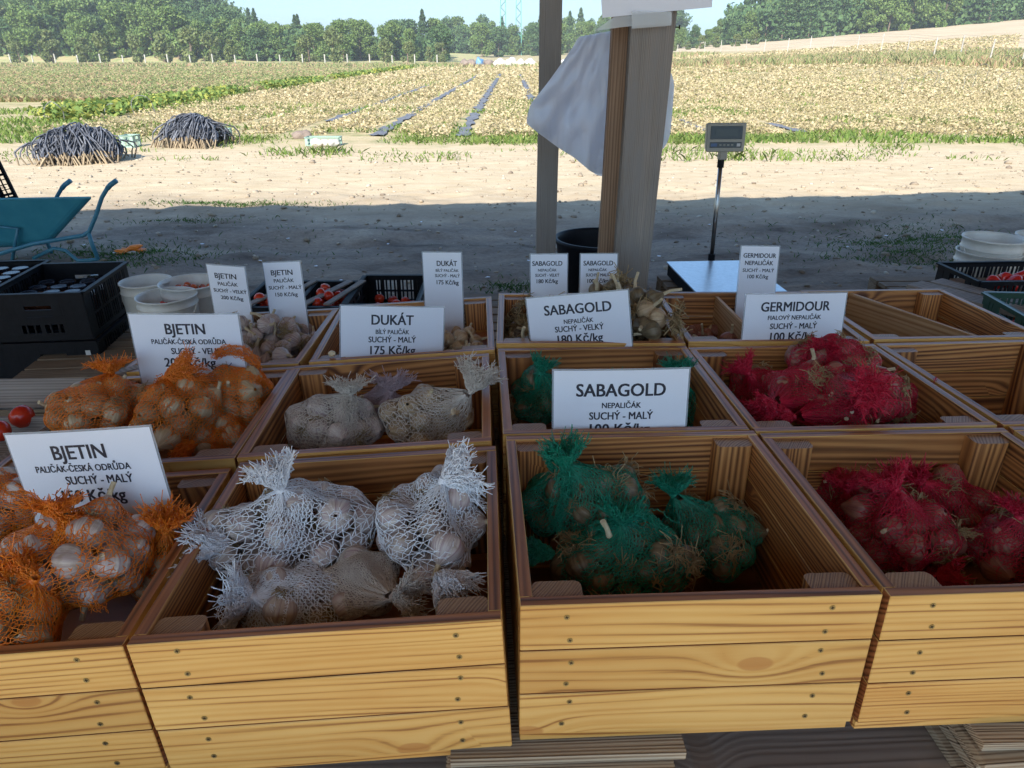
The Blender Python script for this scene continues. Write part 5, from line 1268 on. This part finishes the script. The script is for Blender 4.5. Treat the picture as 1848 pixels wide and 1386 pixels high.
TM, TCx = tomato_mesh(1); TMo = TM.copy(); TMo.materials.clear(); TMo.materials.append(M['tomato_o'])
def tomato(p, s, label, group, orange=False, cal=True):
    o = link('tomato', TMo if orange else TM, None, p); k = s / .026; o.scale = (k * rnd.uniform(.95, 1.05), k, k * rnd.uniform(.92, 1.15)); o.rotation_euler = (rnd.gauss(0, .9), rnd.gauss(0, .9), rnd.uniform(0, 6))
    tag(o, label, 'tomato', group)
    if cal: link('calyx', TCx, o)
def heap_in(c, rx, ry, z, n, s, label, group, orange=False, yaw=0, layers=2):
    pts = []
    cy_, sy_ = math.cos(yaw), math.sin(yaw)
    for i in range(n):
        best = None
        for _ in range(8):
            a, r_ = rnd.uniform(0, 6.28), math.sqrt(rnd.random()); x, y = r_ * math.cos(a) * rx, r_ * math.sin(a) * ry
            if layers == 'box': x, y = rnd.uniform(-rx, rx), rnd.uniform(-ry, ry)
            zz = z
            for (a_, b_, c_) in pts:
                d2 = (x - a_) ** 2 + (y - b_) ** 2; q = (2 * s) * .92
                if d2 < q * q: zz = max(zz, c_ + math.sqrt(q * q - d2) * .85)
            if best is None or zz < best[2]: best = (x, y, zz)
        pts.append(best); tomato((c.x + best[0] * cy_ - best[1] * sy_, c.y + best[0] * sy_ + best[1] * cy_, best[2]), s * rnd.uniform(.85, 1.1), label, group, orange)
heap_in(b3, .10, .10, .50, 46, .018, 'small orange tomato in the white bucket behind', 'orange tomatoes in the white bucket', True)
heap_in(b2, .075, .06, .50, 14, .016, 'small dark red tomato in the nearest white bucket', 'dark red tomatoes in the nearest bucket')
# something for the buckets' contents to rest on
for (bb, z, r_) in ((b3, .485, .135), (b2, .486, .122)):
    tag(MB().lathe([(0, 0), (r_, 0), (r_, -.01), (0, -.01)], 32).build('bucket_insert', M['white_plastic'], None, loc=(bb.x, bb.y, z)), 'white disc inside the bucket with %s tomatoes' % ('orange' if bb is b3 else 'dark red'), 'disc')
for nm, x, y, n in (('', -1.67, 3.35, 2),):
    for i in range(n): pallet(x, y, i * .1475, .1, '%s pallet under the white buckets' % ('lower', 'upper')[i])
br = at(1795, 428, .70)
bucket('white_bucket', br + Vector((-.008, 0, -.075)), .162, .32, 'lower white bucket of the nested pair on the right', group='white plastic buckets on the right')
bucket('white_bucket', br, .156, .32, 'upper white bucket nested in another on the right', group='white plastic buckets on the right')
b4 = at(1890, 425, .70); bucket('white_bucket', b4, .15, .34, 'white bucket cut off at the right edge', handle=False, group='white plastic buckets on the right')
for i in range(2): pallet(br.x + .3, br.y + .25, i * .1475, .0, '%s pallet under the right buckets' % ('lowest', 'middle', 'topmost')[i])

# ---------------------------------------------------------------- black plastic crates
def plastic_crate(T, L, Wd, H, m, label, group, nl=16, ns=10, sticker=None, solid=False, name='plastic_crate'):
    """T: matrix at the bottom centre; L along x, Wd along y"""
    o = empty(name, M=T); tag(o, label, 'plastic crate', group)
    def wall(len_, n, hand, solid=False):
        b = MB(); fl = .05
        if solid:
            b.box((0, 0, H * .84), (len_, .0055, H * .22)); b.box((0, 0, H * .42), (len_, .0055, H * .16)); b.box((-len_ * .36, 0, H * .45), (len_ * .28, .005, H * .9)); b.box((len_ * .36, 0, H * .45), (len_ * .28, .005, H * .9)); b.box((0, 0, H * .08), (len_, .0055, H * .16))
        b.box((0, 0, H - .012), (len_, .010, .024)); b.box((0, -.006, H - .004), (len_ + .004, .022, .008))
        b.box((0, 0, .012), (len_, .008, .024)); b.box((0, 0, H * .46), (len_, .007, .010))
        b.box((-len_ / 2 + fl / 2, 0, H / 2), (fl, .006, H - .02)); b.box((len_ / 2 - fl / 2, 0, H / 2), (fl, .006, H - .02))
        span = len_ - 2 * fl; hw = .12 if hand else 0
        for i in range(n):
            x = -span / 2 + span * (i + .5) / n; wv = .008 if (i % 4) else .02
            b.box((x, 0, H * .25), (wv, .006, H * .42))
            if abs(x) > hw / 2 + .01: b.box((x, 0, H * .7), (wv, .006, H * .46))
        if hand:
            b.box((-hw / 2 - .02, 0, H * .7), (.04, .0065, H * .48)); b.box((hw / 2 + .02, 0, H * .7), (.04, .0065, H * .48)); b.box((0, 0, H * .58), (hw, .0065, H * .14)); 
        return b.mesh('wall', m)
    wl, ws = wall(L, nl, solid, solid), wall(Wd, ns, not solid)
    link('wall', wl, o, (0, -Wd / 2, 0)); link('wall', wl, o, (0, Wd / 2, 0), (0, 0, math.pi))
    link('wall', ws, o, (-L / 2, 0, 0), (0, 0, -math.pi / 2)); link('wall', ws, o, (L / 2, 0, 0), (0, 0, math.pi / 2))
    b = MB()
    for i in range(10): b.box((0, -Wd / 2 + (i + .5) * Wd / 10, .006), (L, Wd / 14, .006))
    for i in range(8): b.box((-L / 2 + (i + .5) * L / 8, 0, .004), (L / 30, Wd, .006))
    b.build('base', m, o)
    if sticker:
        q = MB().box((0, 0, 0), (.022, .001, .03)).build('sticker', M['sticker'], o, loc=sticker)
    return o
BG = 'black plastic crates stacked on the left'
# near stack on the left: right front corner seen at 145,525, right back corner at 223,470
cA = at(147, 528, .60); cB = at(226, 474, .60)
side = (cB - cA).length; ang = math.atan2((cB - cA).y, (cB - cA).x)
ex = Vector((math.sin(ang), -math.cos(ang), 0))    # to the right, front edge direction
Lx_, Wy_ = .42, side
for i, (z, dx) in enumerate(((.37, 0), (.13, .012))):
    ctr = (cA + cB) / 2 - ex * (Lx_ / 2 - dx); ctr.z = z
    T = Matrix.Translation(ctr) @ Matrix.Rotation(ang - math.pi / 2, 4, 'Z')
    plastic_crate(T, Lx_, Wy_, .235, M['black_plastic'], ('upper black perforated crate holding jars with dark and white lids', 'lower black perforated crate of the left stack, with a small sticker')[i], BG, solid=True, nl=9, ns=18, sticker=(.16, -Wy_ / 2 - .006, .17) if i else None)
    TL = T
T0 = Matrix.Translation((cA + cB) / 2 - ex * (Lx_ / 2)) @ Matrix.Rotation(ang - math.pi / 2, 4, 'Z')
def jar(p, white, label):
    o = empty('jar', p); tag(o, label, 'jar', 'lidded jars in the black crate')
    MB().lathe([(0, 0), (.036, 0), (.039, .01), (.039, .08), (.034, .09)], 24).build('glass', M['jar_glass'], o, smooth=True)
    MB().lathe([(.037, .088), (.0385, .09), (.0385, .102), (.036, .1045), (.033, .1035), (0, .1035)], 24).build('lid', M['lid_white' if white else 'lid_dark'], o, smooth=False)
k = 0
for j in (1, 2, 3, 4, 5):
    for i in range(4):
        p = T0 @ Vector((-.15 + i * .098 + rnd.uniform(-.006, .006), -Wy_ / 2 + .06 + j * .09, -.165))
        wt = (i, j) in ((3, 3), (3, 2), (2, 0), (2, 1))
        if (i, j) in ((0, 1), (0, 5), (1, 5)): continue
        jar(p, wt, 'jar with a white lid in the black crate' if wt else 'jar with a dark lid in the black crate')
# crate to its left
T = Matrix.Translation(T0.translation - ex * .46 + Vector((0, .12, -.24))) @ Matrix.Rotation(ang - math.pi / 2, 4, 'Z')
plastic_crate(T, .42, Wy_, .235, M['black_plastic'], 'black perforated crate at the left edge beside the jar crate', BG, solid=True, nl=9, ns=18)
for j in range(5):
    for i in range(3): jar(T @ Vector((-.08 + i * .1, -.2 + j * .09, .02 + .10)), False, 'jar with a dark lid in the leftmost black crate')
slab('board', T.translation + Vector((0, 0, -.25 + .24)), (.4, .5, .01), M['pallet'], 'board carrying the jars in the leftmost black crate', 'board')
T2 = T.copy(); T2.translation.z = .13
plastic_crate(T2, .42, Wy_, .235, M['black_plastic'], 'lower black perforated crate at the left edge', BG, solid=True, nl=9, ns=18)
pallet(T0.translation.x - .15, T0.translation.y + .02, -.02, ang - math.pi / 2, 'pallet under the black crates on the left', L=1.1, Wd=.95)
# crate standing in the wheelbarrow comes with the wheelbarrow below
# tomato trays behind the back crates
TG = 'shallow tomato trays behind the back row'
tz = .42
for (pxl, pxr, pyb, pyf, lb, nt_, big) in ((637, 762, 497, 548, 'black tray with a few large tomatoes, right of its row', 14, .03), (548, 632, 508, 552, 'tomato tray between the narrow cards, second from the right', 26, .026), (452, 540, 508, 552, 'tomato tray half hidden by the narrow cards, leftmost', 26, .028)):
    bl, br_, fl, fr = at(pxl + 12, pyb, tz + .15), at(pxr, pyb, tz + .15), at(pxl - 6, pyf, tz + .15), at(pxr + 4, pyf, tz + .15)
    c_ = (bl + br_ + fl + fr) / 4; L_ = ((br_ - bl).length + (fr - fl).length) / 2 - .02; W_ = ((bl - fl).length + (br_ - fr).length) / 2
    a_ = math.atan2((br_ - bl).y, (br_ - bl).x)
    T = Matrix.Translation((c_.x, c_.y, tz)) @ Matrix.Rotation(a_, 4, 'Z')
    plastic_crate(T, L_, W_, .15, M['black_plastic'], lb, TG, nl=10, ns=10)
    heap_in(c_, L_ / 2 - .05, W_ / 2 - .05, tz + .045 + (0.0 if big == .03 else .03), nt_, big, 'red tomato in the ' + lb.split(',')[0], 'tomatoes in the trays', yaw=a_, layers='box')
    if big != .03:
        slab('tray_slat', (c_.x - .0, c_.y, tz + .155), (.035, W_, .008), M['silver_board'], 'pale slat lying across the ' + lb.split(',')[0], 'slat', yaw=a_ - .35)
        slab('tray_slat', (c_.x + L_ * .42, c_.y, tz + .155), (.03, W_, .008), M['silver_board'], 'pale slat along the right side of the ' + lb.split(',')[0], 'slat', yaw=a_ - .25)
for i in range(3): pallet(-.75, 3.35, -.02 + i * .1465, .0, '%s pallet under the tomato trays' % ('lowest', 'middle', 'topmost')[i], L=1.5)
# wooden tray with tomatoes at the left edge
wt_ = empty('tomato_crate', (-1.42, 1.37, .72), (0, 0, .03)); tag(wt_, 'low weathered crate with tomatoes at the left edge beside the orange bags', 'crate')
for nm, c_, d_, r_ in (('side_board', (0, .40, .035), (.50, .014, .09), (R(-52), 0, 0)), ('side_board', (0, .30, -.02), (.44, .012, .07), (0, 0, 0)), ('side_board', (.225, .02, .0), (.014, .56, .09), (0, R(30), R(-8))), ('side_board', (-.23, 0, .0), (.014, .56, .09), (0, 0, 0)), ('side_board', (0, -.27, -.01), (.44, .014, .09), (0, 0, 0)), ('bottom', (0, 0, -.06), (.45, .58, .01), (0, 0, 0))):
    MB().box((0, 0, 0), d_).build(nm, M['silver_board'], wt_, loc=c_, rot=r_, bevel=.001)
for px, py, s_, lb in ((40, 752, .030, 'large round tomato in the low crate at the left edge'), (0, 778, .028, 'tomato at the very left edge below the large one'), (-45, 750, .03, 'tomato beside the large one, left of the picture'), (60, 800, .026, 'tomato behind the corner of the front left card')):
    tomato(at(px, py, .735), s_, lb, None, cal=False)
slab('plywood_sheet', (-1.42, 1.33, .60), (.48, .80, .10), M['grey_board'], 'board carrying the low tomato crate on the left', 'board')
pallet(-1.66, 1.3, .30, 0, 'pallet under the low tomato crate, upper'); pallet(-1.66, 1.3, .15, 0, 'pallet under the low tomato crate, middle'); pallet(-1.66, 1.3, .0, 0, 'pallet under the low tomato crate, lowest')
slab('loose_slat', at(236, 668, .75), (.03, .30, .012), M['silver_board'], 'pale loose slat leaning behind the second BJETIN card', 'slat', yaw=-.75)
# right: black crate and green crate with peppers
rA, rB = at(1692, 472, .66), at(1760, 506, .66)
T = Matrix.Translation(((rA + rB) / 2).to_3d() + Vector((.30, 0, 0)) - Vector((0, 0, .2))) @ Matrix.Rotation(.05, 4, 'Z')
plastic_crate(T, .58, .32, .2, M['black_plastic'], 'black perforated crate with red peppers below the white buckets', None, nl=22, ns=8, sticker=(-.27, -.166, .15))
pc = T.translation
def pepper(p, label, rz_=0):
    o = empty('pepper', p, (0, 0, rz_)); tag(o, label, 'pepper', 'red peppers in the black crate')
    bb = MB(); n_ = 24; prof = [(.002, -.05), (.016, -.048), (.026, -.03), (.033, .0), (.036, .02), (.030, .034), (.014, .033), (.004, .027)]
    vs = [(r_ * (1 + .1 * math.cos(3 * a)) * math.cos(a), r_ * (1 + .1 * math.cos(3 * a)) * math.sin(a), z_) for r_, z_ in prof for a in [2 * math.pi * i / n_ for i in range(n_)]]
    bb.add(vs, [(i * n_ + j, i * n_ + (j + 1) % n_, (i + 1) * n_ + (j + 1) % n_, (i + 1) * n_ + j) for i in range(len(prof) - 1) for j in range(n_)])
    q = bb.build('flesh', M['pepper'], o, smooth=True, rot=(1.3, 0, 0)); MB().tube([(0, 0, .026), (.004, 0, .04), (.012, 0, .052)], [.006, .004, .005], 7).build('stalk', M['calyx'], q)
for i, (px, py) in enumerate(((1812, 505), (1846, 500), (1830, 512), (1870, 505), (1795, 512))):
    pepper(at(px, py, .63), 'red pepper on top of the black crate on the right', i * 1.3)
slab('board', (pc.x, pc.y, .575), (.5, .34, .01), M['pallet'], 'board under the red peppers in the black crate', 'board', yaw=.12)
gA = at(1790, 540, .68)
T = Matrix.Translation(gA + Vector((.27, -.10, -.15))) @ Matrix.Rotation(-.06, 4, 'Z')
plastic_crate(T, .5, .36, .15, M['green_plastic'], 'dark green perforated crate at the right edge', None, nl=18, ns=8)
heap_in(T.translation, .2, .13, T.translation.z + .06, 30, .024, 'red tomato in the dark green crate', 'tomatoes in the green crate', yaw=-.06, layers='box')
for i in range(3): pallet(2.35, 2.9, i * .1475, .05, '%s pallet of the stack under the right plastic crates' % ('lowest', 'middle', 'topmost')[i])
slab('plank', at(1652, 515, .62) + Vector((.13, -.20, 0)), (.12, .5, .02), M['silver_board'], 'pale plank end left of the black crate on the right', 'plank', yaw=.55)
slab('plank', at(1680, 512, .62) + Vector((.17, -.18, 0)), (.10, .5, .02), M['silver_board'], 'second pale plank end touching the black crate on the right', 'plank', yaw=.55)

# ---------------------------------------------------------------- wheelbarrow
D_ = 5.95
def wb(px, py, dy=0): return atd(px, py, D_ + dy)
base = Vector(at(60, 472, 0)); wo = empty('wheelbarrow', base); tag(wo, 'teal wheelbarrow with blue tubular handles at the left edge', 'wheelbarrow')
def Lw(p): return p - base
b = MB()
# tray: rim loop and floor loop
rim = [wb(-120, 362, -.33), wb(164, 357, -.27), wb(160, 360, .30), wb(-120, 362, .36)]
flo = [wb(-40, 448, -.22), wb(88, 440, -.2), wb(88, 440, .2), wb(-40, 448, .22)]
vs = [Lw(p) for p in rim + flo]
b.add(vs, [(0, 1, 5, 4), (1, 2, 6, 5), (2, 3, 7, 6), (3, 0, 4, 7), (4, 5, 6, 7)])
tr = b.build('tray', M['blue_tub'], wo); bv_ = tr.modifiers.new('b', 'BEVEL'); bv_.width = .05; bv_.segments = 4; bv_.affect = 'EDGES'; sd = tr.modifiers.new('s', 'SOLIDIFY'); sd.thickness = .006
MB().tube([Lw(p) for p in (rim[0], rim[1], rim[2], rim[3])] , .011, 8).build('rim_roll', M['blue_tub'], wo)
for s_ in (-1, 1):
    dy = .27 * s_ - .02; sh = 0 if s_ < 0 else -.43
    P = lambda px, py: Lw(wb(px, py, dy)) + Vector((sh * .9, 0, 0)) * (1 if s_ > 0 else 0)
    Q = [P(207, 328), P(196, 336), P(184, 356), P(172, 392), P(161, 418), P(150, 425), P(60, 440), P(-40, 470)]
    MB().tube(Q, .016, 8).build('handle_frame', M['blue_paint'], wo, smooth=True)
    MB().tube([P(210, 326), P(199, 334), P(194, 340)], .0195, 10).build('grip', M['blue_paint'], wo, smooth=True)
    MB().tube([P(160, 420), P(166, 440), P(177, 468)], .016, 8).build('leg', M['blue_paint'], wo, smooth=True)
MB().tube([Lw(wb(60, 466, -.25)), Lw(wb(98, 448, -.25)), Lw(wb(118, 452, -.25)), Lw(wb(140, 470, -.25)), Lw(wb(158, 470, -.25)), Lw(wb(176, 468, -.25))], .014, 8).build('brace', M['blue_paint'], wo, smooth=True)
MB().tube([Lw(wb(22, 470, -.25)), Lw(wb(32, 412, -.28)), Lw(wb(-20, 408, -.28))], .014, 8).build('brace', M['blue_paint'], wo, smooth=True)
wc = Lw(wb(-150, 455, 0))
MB().lathe([(.11, -.045), (.17, -.045), (.19, -.02), (.19, .02), (.17, .045), (.11, .045)], 28).build('wheel', M['black_plastic'], wo, loc=wc, rot=(math.pi / 2, 0, 0), smooth=True)
T = Matrix.Translation(wb(2, 362, .02)) @ Matrix.Rotation(R(-14), 4, 'Y') @ Matrix.Rotation(R(-90), 4, 'Y')
T = Matrix.Translation(wb(-8, 372, .0)) @ Matrix.Rotation(R(-12), 4, 'Y') @ Matrix.Rotation(math.pi / 2, 4, 'Y') @ Matrix.Translation((-.2, 0, -.06))
plastic_crate(T, .42, .42, .12, M['black_plastic'], 'black perforated crate standing upright in the wheelbarrow', None, nl=8, ns=8)
# odds and ends on the yard
for px, py, s_, m, lb in ((236, 452, .07, 'net_orange', 'crumpled orange net left on the yard near the wheelbarrow'),):
    p = at(px, py, .015); o = lump('litter', p, (.11, .06, .028), M[m], lb, 'litter', seed=5, amp=.95); o.rotation_euler = (0, 0, .25)
for i, (px, py) in enumerate(((205, 456), (152, 442), (262, 463), (1190, 462), (615, 505), (365, 440), (700, 440), (930, 418), (1280, 405), (570, 480), (1700, 415), (1600, 425), (955, 470), (820, 470), (470, 470), (520, 430), (880, 500), (760, 400), (1450, 400), (1530, 445))):
    p = at(px, py, .012); o = lump('paper_scrap', p, (.02 * rnd.uniform(.6, 1.3), .014, .004), M['paper'], 'small white paper scrap lying on the shaded yard', 'litter', 'white scraps on the yard', seed=i, sub=1, amp=.5); o.rotation_euler = (0, 0, rnd.uniform(0, 3))
M['crate_green'] = simple('crate_pale_green', (.30, .42, .35), .5)
for px, py, w_, lb in ((238, 265, .14, 'pale green plastic box between the two tape heaps'), (409, 252, .06, 'pale blue-green box at the right of the rounder tape heap'), (585, 262, .55, 'pale green box of rags in the weeds before the field')):
    p = at(px, py, 0); T = Matrix.Translation((p.x, p.y, .0)); plastic_crate(T, w_ + .1, .3, .22 if w_ < .5 else .16, M['crate_green'], lb, None, nl=5, ns=4)
for i, (px, m_) in enumerate(((572, 'wrap_w'), (590, 'wrap_w'), (600, 'fence_post'))):
    p = at(px, 258, .14); lump('rag', p, (.12, .08, .07), M[m_], ('white rag at the left in the pale green box', 'large white rag in the middle of the pale green box', 'grey rag at the right in the pale green box')[i], 'rag', seed=20 + i)
p = at(545, 245, .06); lump('stone', p, (.2, .14, .11), M['wrap_d'], 'grey-brown stone lying in the weeds before the field', 'stone', seed=31)
